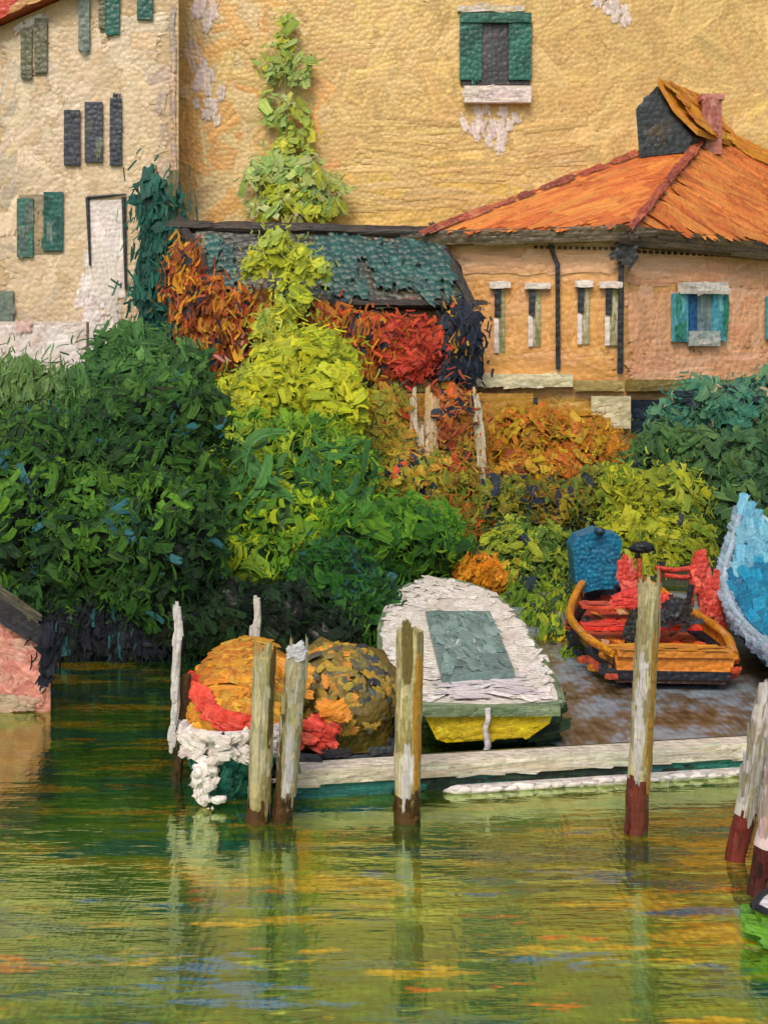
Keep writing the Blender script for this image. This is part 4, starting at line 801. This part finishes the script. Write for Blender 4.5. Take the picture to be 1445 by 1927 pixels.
for cx, cy, rx, rz, n_, cs in ((602, 1372, .26, .17, 40, ['#cc3a2a', '#d4483a', '#c03426', '#cf5a48']), (540, 1375, .16, .26, 40, ['#cc3a2a', '#d4482a', '#cf6a2a']), (540, 1285, .24, .26, 60, ['#cf8420', '#d6902a', '#c07a1e']), (628, 1335, .12, .1, 16, ['#cf7a1e', '#d68a2a'])):
    mb = MB(); c0 = P(cx, cy, 14.35); mb.blob(c0+(0, .12, 0), (rx*.9, .12, rz*.9), hx(cs[0])*.8, .25, 2, cx)
    for i in range(n_): mb.strokes([c0+np.array((random.gauss(0, rx*.5), -.02-.05*random.random(), random.gauss(0, rz*.5)))], [(1, 0, random.gauss(-.3, .6))], [(0, -1, .3)], .26, .13, .1, [jit(hx(random.choice(cs)), .07)], np.array([.4]), thick=.16)
    mb.build('red_cloth' if cs[0] == '#cc3a2a' else 'orange_cloth', BOAT, tk, tk)

# --- red and orange wooden boat with the blue canopy
tr_ = thing('red_boat', 'red and orange open wooden boat with a square blue canopy at its bow', 'boat', (5, 20.5, 0))
pr = [(3.85, 17.9), (3.62, 19.2), (3.7, 21.2), (4.4, 23.6), (5.3, 25.4), (5.9, 23.6), (6.15, 21.6), (6.2, 19.4), (5.85, 17.75)]
o = spline([(a, b, 0) for a, b in pr], 40); o[:, 2] = .62+.3*np.clip((o[:, 1]-22)/3, 0, 1)
mb = MB(); hull_from(o, -.3, .28, None, lambda t: hx('#c07c1c') if t < .2 else (hx('#262a36') if t < .55 else hx('#50341f')), mb)
for i in range(90):
    q = o[rng.integers(0, len(o))]; nn = unit((q-o.mean(0))*(1, .4, 0)+(0, -.3, 0)); mb.strokes([q+nn*.04-(0, 0, random.uniform(.05, .45))], [np.cross(nn, (0, 0, 1))+rng.normal(0, .1, 3)], [nn], .24, .12, 0, [jit(hx(random.choice(['#c07a1c', '#262b36', '#20242e', '#c0502c', '#a8462c', '#2a2c34'])), .12)], np.array([.45]))
mb.prism([(3.9, 17.85, .14), (5.7, 17.72, .14), (5.82, 17.72, .6), (3.86, 17.85, .6)], (0, .16, 0), hx('#463024'))
mb.prism([(3.9, 17.80, .36), (5.78, 17.67, .36), (5.84, 17.67, .6), (3.86, 17.80, .6)], (0, .05, 0), hx('#cc7c2a')); mb.prism([(3.96, 17.79, .22), (5.74, 17.66, .22), (5.78, 17.66, .36), (3.9, 17.79, .36)], (0, .05, 0), hx('#23252f'))
mb.build('hull', BOAT, tr_, tr_)
mb = MB(); rail(mb, o, .075, pal('#d08a1c #d8961e #c87828 #d8985a'), False, 130, .5)
mb.box((3.9, 17.72, .60), (1.9, -.1, 0), (0, .32, 0), (0, 0, .10), hx('#c07a2c')); deck_marks(mb, [(3.9, 17.7), (5.82, 17.62), (5.82, 17.95), (3.9, 18)], .705, 26, pal('#c98220 #c47a3c #cf9030 #bf6f3c'), .5, .12, (1, 0, 0), spread=.1)
mb.build('gunwale', BOAT, tr_, tr_)
mb = MB(); fl = o.copy(); fl[:, 2] = .25; fl = fl.mean(0)+(fl-fl.mean(0))*np.array((.86, .92, 1)); mb.poly(fl, hx('#a8462e')); deck_marks(mb, fl, .26, 120, pal('#c44a34 #cf5a3c #b83c2c #d8902a #2b2a30 #d8382a #d8882a #e0b488'), .6, .2, (.3, 1, 0), spread=.4); mb.build('floor', BOAT, tr_, tr_)
for y_, cs, z_ in ((18.75, '#dc961a #d28a1c #e0a430', .50), (20.4, '#d83a2c #e0483a #c8301f', .55), (22.2, '#c8543a #d06a48 #b8452f', .6)):
    mb = MB(); xx = np.interp(y_, [17.8, 19.2, 21.2, 23.6], [3.9, 3.72, 3.8, 4.45]); x2 = np.interp(y_, [17.8, 19.4, 21.6, 23.6], [5.8, 6.1, 6.05, 5.8])
    mb.box((xx+.03, y_-.22, z_-.06), (x2-xx-.06, 0, 0), (0, .48, 0), (0, 0, .06), pal(cs)[0]); deck_marks(mb, [(xx+.05, y_-.2), (x2-.05, y_-.2), (x2-.05, y_+.24), (xx+.05, y_+.24)], z_+.005, 30, pal(cs), .45, .13, (1, 0, 0), spread=.15); mb.build('bench', BOAT, tr_, tr_)
mb = MB(); pl_ = Plane((0, 23.6, 0), (1, 0, 0))
mb.prism([pl_.at(*q) for q in ((1076, 1030), (1088, 1010), (1110, 1003), (1126, 996), (1142, 1004), (1162, 1005), (1171, 1020), (1166, 1050), (1171, 1095), (1160, 1108), (1122, 1110), (1098, 1117), (1084, 1100), (1080, 1060))], (0, .75, 0), hx('#10688c'))
wall_strokes(mb, pl_, [(1078, 1114), (1171, 1110), (1171, 1003), (1078, 1008)], 90, pal('#0f6c92 #0d6288 #14789e #0c5c80'), .5, .2, 60, 40, off=.012, dry=.7, lift=.02)
cn = mb.build('canopy', BOAT, tr_, tr_)
mb = MB(); q = P(1128, 1000, 23.4); mb.blob(q, (.13, .12, .10), hx('#1c3a4c'), .25, 2, 1.); mb.build('canopy_knob', BOAT, cn, tr_)
for x_ in (1092, 1158):
    for d_ in (23.3, 24.):
        mb = MB(); mb.tube([P(x_, 1158, d_), P(x_, 1100, d_)], .045, hx('#252a34'), 8); mb.build('canopy_leg', BOAT, cn, tr_)
RD = pal('#cf4a3c #d8584a #c03f32 #d4665a')
for pts, y_, nm in (([(1322, 1170), (1340, 1170), (1334, 1082), (1328, 1034), (1310, 1040), (1298, 1078), (1310, 1100)], 22.8, 'seat_back'), ([(1330, 1200), (1366, 1190), (1362, 1130), (1346, 1084), (1330, 1100), (1336, 1140)], 20.6, 'seat_back'), ([(1172, 1128), (1192, 1110), (1188, 1064), (1176, 1050), (1166, 1070)], 23.0, 'seat_back')):
    mb = MB(); fr = [P(a, b, y_) for a, b in pts]; mb.prism(fr, (0, .14, 0), RD[0]); cc = np.mean(fr, 0)
    for i in range(26): t = random.random(); k = rng.integers(0, len(fr)); p = cc+(fr[k]-cc)*t*.95; mb.strokes([p+(0, -.02-.02*random.random(), 0)], [(random.gauss(0, .3), 0, 1)], [(0, -1, .1)], .4, .14, .1, [jit(random.choice(RD), .1)], np.array([.4]))
    mb.build(nm, BOAT, tr_, tr_)
mb = MB()
for y0_, x0_, x1_ in ((1068, 1232, 1306), (1082, 1250, 1318)): mb.tube([P(x0_, y0_, 22.9), P((x0_+x1_)/2, y0_+5, 22.9), P(x1_, y0_, 22.9)], .055, RD[2], 9, .3)
for x_ in (1240, 1300): mb.tube([P(x_, 1070, 22.9), P(x_+2, 1142, 22.9)], .045, RD[2], 8)
mb.build('hand_rail', BOAT, tr_, tr_)
mb = MB(); mb.tube([P(1203, 1140, 23.2), P(1203, 1050, 23.2)], [.06, .06], hx('#b5503c'), 9); post_ = mb.build('steering_post', BOAT, tr_, tr_)
mb = MB(); q = P(1208, 1030, 23.2); mb.blob(q, (.27, .2, .13), hx('#1d262a'), .18, 3, 2.); mb.blob(q+(-.1, 0, -.15), (.06, .06, .12), hx('#1d262a'), .2, 2, 2.); mb.build('steering_head', BOAT, post_, tr_)
DKC = ['#1f2028', '#2a2c34', '#262018']
mb = MB(); c0 = P(1268, 1150, 20.1); mb.blob(c0, (.24, .24, .22), hx('#23242c'), .3, 3, 5.)
for i in range(40): mb.strokes([c0+np.array((random.gauss(0, .16), -.22, random.gauss(0, .13)))], [rng.normal(0, 1, 3)], [(0, -1, .2)], .3, .11, .2, [jit(hx(random.choice(DKC)), .12)], np.array([.45]))
mb.tube([P(1292, 1160, 20.0), P(1300, 1100, 20.0)], [.05, .06], hx('#23242c'), 8, .3)
mb.build('engine', BOAT, tr_, tr_)
mb = MB(); c0 = P(1195, 1180, 19.6); mb.blob(c0, (.16, .2, .28), hx('#29271f'), .3, 3, 6.)
for i in range(26): mb.strokes([c0+np.array((random.gauss(0, .1), -.2, random.gauss(0, .15)))], [(random.gauss(0, .3), 0, 1)], [(0, -1, .2)], .3, .11, .2, [jit(hx(random.choice(['#2a2c22', '#1f2420', '#343022'])), .12)], np.array([.45]))
mb.build('fuel_can', BOAT, tr_, tr_)
mb = MB(); mb.blob(P(1200, 1130, 20.9), (.36, .3, .2), hx('#c8342a'), .3, 3, 7.)
for i in range(36): mb.strokes([P(1205, 1128, 20.6)+np.array((random.gauss(0, .22), 0, random.gauss(0, .1)))], [(1, 0, random.gauss(0, .3))], [(0, -1, .4)], .34, .14, .1, [jit(hx(random.choice(['#d03a2e', '#c23028', '#d8483a'])), .07)], np.array([.4]))
mb.build('red_tarp', BOAT, tr_, tr_)

# --- blue boat at the right edge
tl = thing('blue_boat', 'high prowed pale blue boat with bright blue cover at the right edge', 'boat', (8.3, 20, 0))
sh = spline([(8.5, 25.2, 2.3), (7.5, 22.9, 1.75), (6.72, 21, 1.28), (6.42, 19.4, 1.0), (6.3, 17.8, .88), (6.35, 16.4, .86), (6.7, 15, .86)], 26)
sh2 = spline([(8.55, 25.2, 2.3), (9.2, 23.6, 1.75), (9.7, 21.5, 1.28), (9.8, 19.4, 1.0), (9.7, 17.8, .88), (9.5, 16.4, .86), (9.1, 15, .86)], 26)
rings = []
for a, b in zip(sh, sh2):
    c0 = (a+b)/2; wd = (b-a); k = 1-.15*np.clip((a[1]-22)/3, 0, 1)
    rings.append([a, c0-wd*.46+np.array((0, 0, (-.0-a[2])*.35)), c0-wd*.34+(0, 0, -a[2]*.8), c0-wd*.15+(0, 0, -a[2]-.2), c0+wd*.15+(0, 0, -a[2]-.2), c0+wd*.34+(0, 0, -a[2]*.8), c0+wd*.46+np.array((0, 0, -a[2]*.35)), b])
LB = pal('#8fb2c4 #a4bccb #b2b9cc #9cb4c8 #7aa8bd'); hc = [hx('#a6bacb'), hx('#a9b6cc'), hx('#232c3c'), hx('#1c2430')]; hc = hc+hc[::-1]  # navy lower hull colours paint the shadow along the waterline
mb = MB(); loft(mb, rings, lambda p, j: hc[j]); mb.poly(rings[-1], hx('#8fa8bc'))
for i in range(260):
    k = random.randrange(25); t = random.random(); r0 = np.array(rings[k])*(1-t)+np.array(rings[k+1])*t; s_ = random.random()**1.4; p = r0[0]+(r0[1]-r0[0])*s_*1.05; nn = unit((-1, -.5, .1)); t_ = np.array(rings[k+1][0])-np.array(rings[k][0])
    mb.strokes([p+nn*.02], [t_+rng.normal(0, .05, 3)], [nn], .5, .13, 0, [jit(random.choice(LB[:2] if k < 10 else LB[2:4]), .06)], np.array([.4]))
for i in range(60):  # navy marks over the lower hull, same painted waterline shadow
    k = random.randrange(8, 25); r0 = rings[k]; p = r0[1]+(np.array(r0[2])-r0[1])*random.uniform(.3, 1); nn = unit((-1, -.5, -.2)); t_ = np.array(rings[k][0])-np.array(rings[k-1][0])
    mb.strokes([p+nn*.02], [t_], [nn], .5, .14, 0, [jit(hx(random.choice(['#1f2733', '#2a3444', '#38505c'])), .08)], np.array([.45]))
mb.build('hull', BOAT, tl, tl)
mb = MB(); rail(mb, sh, .07, pal('#a9bfd0 #b5bdd2 #9db8c8'), False, 90, .5); rail(mb, sh2, .07, pal('#a9bfd0 #b5bdd2 #9db8c8'), False, 20, .5); mb.build('gunwale', BOAT, tl, tl)
CB = pal('#126e90 #14789a #106284 #1a80a2')
mb = MB(); cr_ = []
for a, b in zip(sh, sh2):
    m_ = (a+b)/2; cr_.append([a+(b-a)*.04+(0, 0, -.02), a+(b-a)*.2+(0, 0, .22), m_+(0, 0, .42), b+(a-b)*.2+(0, 0, .22), b+(a-b)*.04+(0, 0, -.02)])
k0 = 8; loft(mb, cr_[k0:], CB[0])
for i in range(230):
    k = random.randrange(k0, 25); t = random.random(); r0 = np.array(cr_[k])*(1-t)+np.array(cr_[k+1])*t; s_ = random.random()*3.2; j = int(s_); p = r0[j]+(r0[j+1]-r0[j])*(s_-j); nn = unit((-.5+.2*j, -.6, .9))
    mb.strokes([p+nn*.02], [np.array((-.2, -1, -.3))+rng.normal(0, .3, 3)], [nn], .5, .2, .1, [jit(random.choice(CB), .07)], np.array([.35]))
mb.build('cover', BOAT, tl, tl)
mb = MB(); loft(mb, [[a+(b-a)*.05, (a+b)/2+(0, 0, .12), b+(a-b)*.05] for a, b in zip(sh[:k0+2], sh2[:k0+2])], hx('#5f9fb8'))
for i in range(70):
    k = random.randrange(k0+1); a, b = sh[k], sh2[k]; s_ = random.uniform(.06, .7); p = a+(b-a)*s_+(0, 0, .14); nn = unit((-.2, -.7, .8)); mb.strokes([p], [(-.3, -1, -.3)+rng.normal(0, .3, 3)], [nn], .5, .18, .1, [jit(random.choice(pal('#5c9ab4 #4f90ac #6aa4ba')), .07)], np.array([.4]))
mb.build('foredeck', BOAT, tl, tl)

# --- lime green boat, only its bow in view
tg = thing('lime_boat', 'bow of a lime green boat with black and white trim at the lower right edge', 'boat', (5, 9.7, 0))
og = spline([(3.22, 9.62, .42), (3.5, 9.35, .40), (4.2, 9.05, .38), (5.2, 8.95, .36), (6.2, 9.1, .36), (6.2, 10.2, .36), (5.2, 10.35, .36), (4.2, 10.25, .38), (3.5, 9.95, .40), (3.22, 9.62, .42)], 44)[:-1]; og = og*np.array((1, 1, .85))+(.12, 0, 0)
mb = MB(); hull_from(og, -.2, .25, None, lambda t: hx('#5a8a24'), mb)
for i in range(80):
    q = og[rng.integers(0, 20)]; nn = unit((-.5, -1, .1)); mb.strokes([q+nn*.02-(0, 0, random.uniform(.06, .4))+(np.array((.12, .1, 0))*random.random())], [(1, -.4, .0)], [nn], .3, .1, 0, [jit(hx(random.choice(['#5f9426', '#6a9e2e', '#4f8226'])), .07)], np.array([.3]))
mb.build('hull', BOAT, tg, tg)
mb = MB(); rail(mb, og, .032, pal('#22242c #2a2a30 #1c1c22'), True, 20, .3); mb.build('gunwale', BOAT, tg, tg)
mb = MB(); mb.poly(og+(0, 0, .0), hx('#c9c4cc')); deck_marks(mb, og, .345, 60, pal('#cfcad2 #bdb8c4 #d8d4d8'), .3, .1, (1, 0, 0)); mb.build('deck', BOAT, tg, tg)

# ------------------------------------------------------------------ floating pontoon
tp = thing('pontoon', 'long low floating pontoon with white edge in front of the moored boats', 'pontoon', (3, 13.8, 0))
pa_, pb_ = np.array((X(566, 13.1), 13.1, 0)), np.array((10.5, 15.05, 0)); ux = unit(pb_-pa_); ln = np.linalg.norm(pb_-pa_); pn = np.cross(ux, Z); pP = Plane(pa_, ux)
def bar(mb, u0, u1, z0, z1, off, dep, c): mb.box(pa_+ux*u0+pn*off+Z*z0, ux*(u1-u0), Z*(z1-z0), -pn*dep, c)
def barmarks(mb, u0, u1, z0, z1, off, n, palette, L, W, dry=.4):
    for i in range(n):
        u = random.uniform(u0, u1); z = random.uniform(z0, z1); mb.strokes([pa_+ux*u+pn*(off+.004+.008*random.random())+Z*z], [ux+Z*random.gauss(0, .06)], [pn], L*random.uniform(.6, 1.4), W*random.uniform(.6, 1.3), 0, [jit(random.choice(palette), .07)], np.array([dry*random.uniform(.5, 1.3)]), thick=.1)
PWH = pal('#cfc5b6 #d8d0c4 #c2b6a4 #d3cabf')
mb = MB(); bar(mb, 0, ln, .18, .37, .06, .30, hx('#cbc1b2')); barmarks(mb, 0, ln, .20, .36, .06, 220, PWH, .55, .07); mb.build('edge_board', BOAT, tp, tp)
mb = MB(); bar(mb, 0, ln, .26, .33, -.24, .16, hx('#4a4632')); mb.build('deck', BOAT, tp, tp)
mb = MB(); bar(mb, .05, ln, .0, .18, .0, .6, hx('#1f3328')); barmarks(mb, 0, 5.0, .02, .17, .0, 110, pal('#1d3028 #24402e #1f5a55 #17261f'), .5, .07); barmarks(mb, 0, 1.6, .0, .17, .01, 40, pal('#216a66 #1f5f60 #2a7470'), .4, .08); barmarks(mb, 4.6, ln, .02, .17, .0, 110, pal('#237a68 #1f6a5c #2c8472 #1d4a3c'), .4, .06, .6); mb.build('side_board', BOAT, tp, tp)
mb = MB(); k0 = 1.95; bar(mb, k0, ln, -.1, .055, .16, .14, hx('#cfc6c4'))
for u in np.arange(k0, ln, .21): mb.blob(pa_+ux*u+pn*.16+Z*(.035+random.gauss(0, .01)), (random.uniform(.12, .2), .05, random.uniform(.03, .055)), jit(hx('#d6cdcd'), .05), .3, 2, u)
barmarks(mb, k0, ln, .0, .06, .18, 140, pal('#d6cdcd #cbbfc4 #ded8d6'), .3, .06, .3); mb.build('float', BOAT, tp, tp)
mb = MB(); q = P(1257, 1470, 13.5); mb.tube([q, q+(-.02, -.05, -.22), q+(-.06, -.25, -.44), q+(-.07, -.30, -.6)], .008, hx('#c6cdb8'), 6); tag(mb.build('mooring_line', BOAT), 'thin pale mooring line hanging from the pontoon by the brown footed post', 'rope')

# ------------------------------------------------------------------ mooring posts
OLIVE = pal('#b0a276 #bcae84 #9c8f60 #c6b994 #a89a66 #cdc2a4'); WETB = pal('#4a3018 #5c3d20 #3d2814 #6a4a2a'); GREYP = pal('#aaa58c #b8b29a #989278 #c2bca8')
def post(label, x0, y0, x1, y1, w_, palette, d, wet=None, wet_pal=WETB, cap=None, side=None, name='mooring_post', group='wooden mooring posts in the canal', hi=None):
    """top at photo (x0, y0); the water line at (x1, y1); d is the distance at the water line"""
    q, p = P(x0, y0, d), P(x1, y1, d); p[2] = 0
    t_ = thing(name, label, 'post', p, group); r = w_/2*d/F; ax = unit(q-p); H = np.linalg.norm(q-p)
    def seg(nm, s0, s1, pl_, rr, nst, L, dry=.45, par=t_, strip=None):
        mb = MB(); k = 9; pa = [p+ax*(s0+(s1-s0)*i/(k-1))+np.array((random.gauss(0, r*.05), 0, 0)) for i in range(k)]
        mb.tube(pa, [rr*random.uniform(.92, 1.06) for _ in pa], pl_[0], 16, .2)
        for i in range(nst):
            th = random.uniform(-1.5, 1.5); n_ = np.array((math.sin(th), -math.cos(th), 0)); o = p+ax*random.uniform(s0+L*.3, s1-L*.2+(.10 if nm == 'wet_foot' and s1 > .05 else 0))+n_*rr*(1.05 if nm == 'wet_foot' else 1.02)
            mb.strokes([o], [ax+rng.normal(0, .02, 3)], [n_], L*random.uniform(.5, 1.4), rr*random.uniform(.25, .6), random.gauss(0, .04), [jit(random.choice(pl_), .1)], np.array([dry*random.uniform(.5, 1.3)]), thick=.12)
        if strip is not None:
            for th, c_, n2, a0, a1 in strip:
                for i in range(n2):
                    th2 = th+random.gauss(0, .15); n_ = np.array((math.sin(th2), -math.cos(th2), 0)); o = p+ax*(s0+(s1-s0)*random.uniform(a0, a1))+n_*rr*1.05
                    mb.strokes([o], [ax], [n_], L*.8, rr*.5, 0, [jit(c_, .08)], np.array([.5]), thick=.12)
        return mb.build(nm, WOOD, par, t_)
    wt = 0 if wet is None else wet
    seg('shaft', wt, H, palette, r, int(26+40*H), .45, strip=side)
    if wet is not None: seg('wet_foot', -1.2, wt, wet_pal, r*1.04, 40, .16, .5)
    else: seg('wet_foot', -1.2, 0.02, palette[-2:], r*1.0, 6, .1)
    if cap is not None:
        mb = MB(); mb.blob(q+(0, 0, -.01), (r*1.0, r*1.0, .05), cap, .25, 3, x0)
        for i in range(16): mb.strokes([q+np.array((random.gauss(0, r*.5), -r*1.0, random.gauss(-.03, .05)))], [(1, 0, random.gauss(0, .5))], [(0, -1, .3)], .13, .07, 0, [jit(cap, .06)], np.array([.6]), thick=.1)
        mb.build('cap', WOOD, t_, t_)
    return t_
AMBR = hx('#b8862e'); WHT = hx('#cfc8cc')
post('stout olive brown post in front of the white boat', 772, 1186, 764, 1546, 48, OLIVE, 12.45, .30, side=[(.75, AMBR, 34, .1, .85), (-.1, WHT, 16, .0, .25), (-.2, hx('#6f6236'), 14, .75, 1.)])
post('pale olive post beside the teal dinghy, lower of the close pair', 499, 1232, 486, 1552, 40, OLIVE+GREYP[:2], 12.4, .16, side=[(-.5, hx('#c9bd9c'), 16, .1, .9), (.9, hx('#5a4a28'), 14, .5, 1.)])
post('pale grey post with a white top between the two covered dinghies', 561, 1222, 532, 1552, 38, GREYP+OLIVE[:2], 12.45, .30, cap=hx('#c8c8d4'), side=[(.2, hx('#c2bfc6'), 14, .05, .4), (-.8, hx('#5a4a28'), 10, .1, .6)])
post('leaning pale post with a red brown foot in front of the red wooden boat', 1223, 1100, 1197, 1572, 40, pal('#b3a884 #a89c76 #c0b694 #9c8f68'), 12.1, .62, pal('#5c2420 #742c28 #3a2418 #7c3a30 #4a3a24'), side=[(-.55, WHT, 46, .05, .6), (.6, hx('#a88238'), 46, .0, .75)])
post('strongly leaning white flecked post with dark red foot at the right', 1447, 1290, 1385, 1622, 36, pal('#bfb6b2 #b0a48c #cdc4cc #a69a80'), 11.4, .48, pal('#6a221f #7c2c28 #4a1c1a #85403a'))
post('pinkish white post with maroon foot at the right edge of the picture', 1470, 1400, 1430, 1690, 42, pal('#cdb8bc #c2aab0 #bda69c'), 10.6, .48, pal('#4c1d20 #622628 #34161a #70383a'))
# thin poles
def pole(name, label, pts, rads, d, c, parts):
    t_ = thing(name, label, 'pole', (*P(pts[-1][0], 0, d)[:2], 0), None); mb = MB(); pa = [P(a, b, d) for a, b in pts]
    mb.tube(spline(pa, 12), list(np.interp(np.linspace(0, 1, 12), np.linspace(0, 1, len(rads)), rads)), c, 12, .45)
    for i in range(30):
        k = random.randrange(len(pa)-1); o = pa[k]+(pa[k+1]-pa[k])*random.random(); r = rads[k]; mb.strokes([o+np.array((random.gauss(0, r*.4), -r, 0))], [pa[k+1]-pa[k]], [(random.gauss(0, .3), -1, .1)], .2, r*1.1, .1, [jit(c, .06)], np.array([.3]), thick=.2)
    mb.build('pole', WOOD, t_, t_)
    for nm, ps, rs, cc in parts:
        mb = MB(); pa = [P(a, b, d+.12) for a, b in ps]; mb.tube(pa, rs, cc, 12, .3)
        for i in range(24):
            k = random.randrange(len(pa)-1); o = pa[k]+(pa[k+1]-pa[k])*random.random(); r = rs[k]; mb.strokes([o+np.array((random.gauss(0, r*.4), -r, 0))], [pa[k+1]-pa[k]], [(random.gauss(0, .3), -1, .1)], .25, r*.9, .1, [jit(cc, .14)], np.array([.4]), thick=.2)
        mb.build(nm, WOOD, t_, t_)
pole('mooring_pole', 'thin crooked white pole tied to a brown stake left of the teal dinghy', [(334, 1143), (337, 1190), (331, 1260), (330, 1330), (321, 1402)], [.045, .055, .055, .05, .03], 13.6, hx('#d6d0d4'), [('stake', [(352, 1270), (346, 1350), (336, 1440), (327, 1560)], [.06, .07, .065, .06], hx('#45301c'))])
pole('boat_mast', 'short white pole standing behind the orange cover of the teal dinghy', [(484, 1126), (486, 1165), (484, 1200), (487, 1245), (487, 1420)], [.05, .055, .035, .025, .02], 15.6, hx('#d8d2cc'), [])
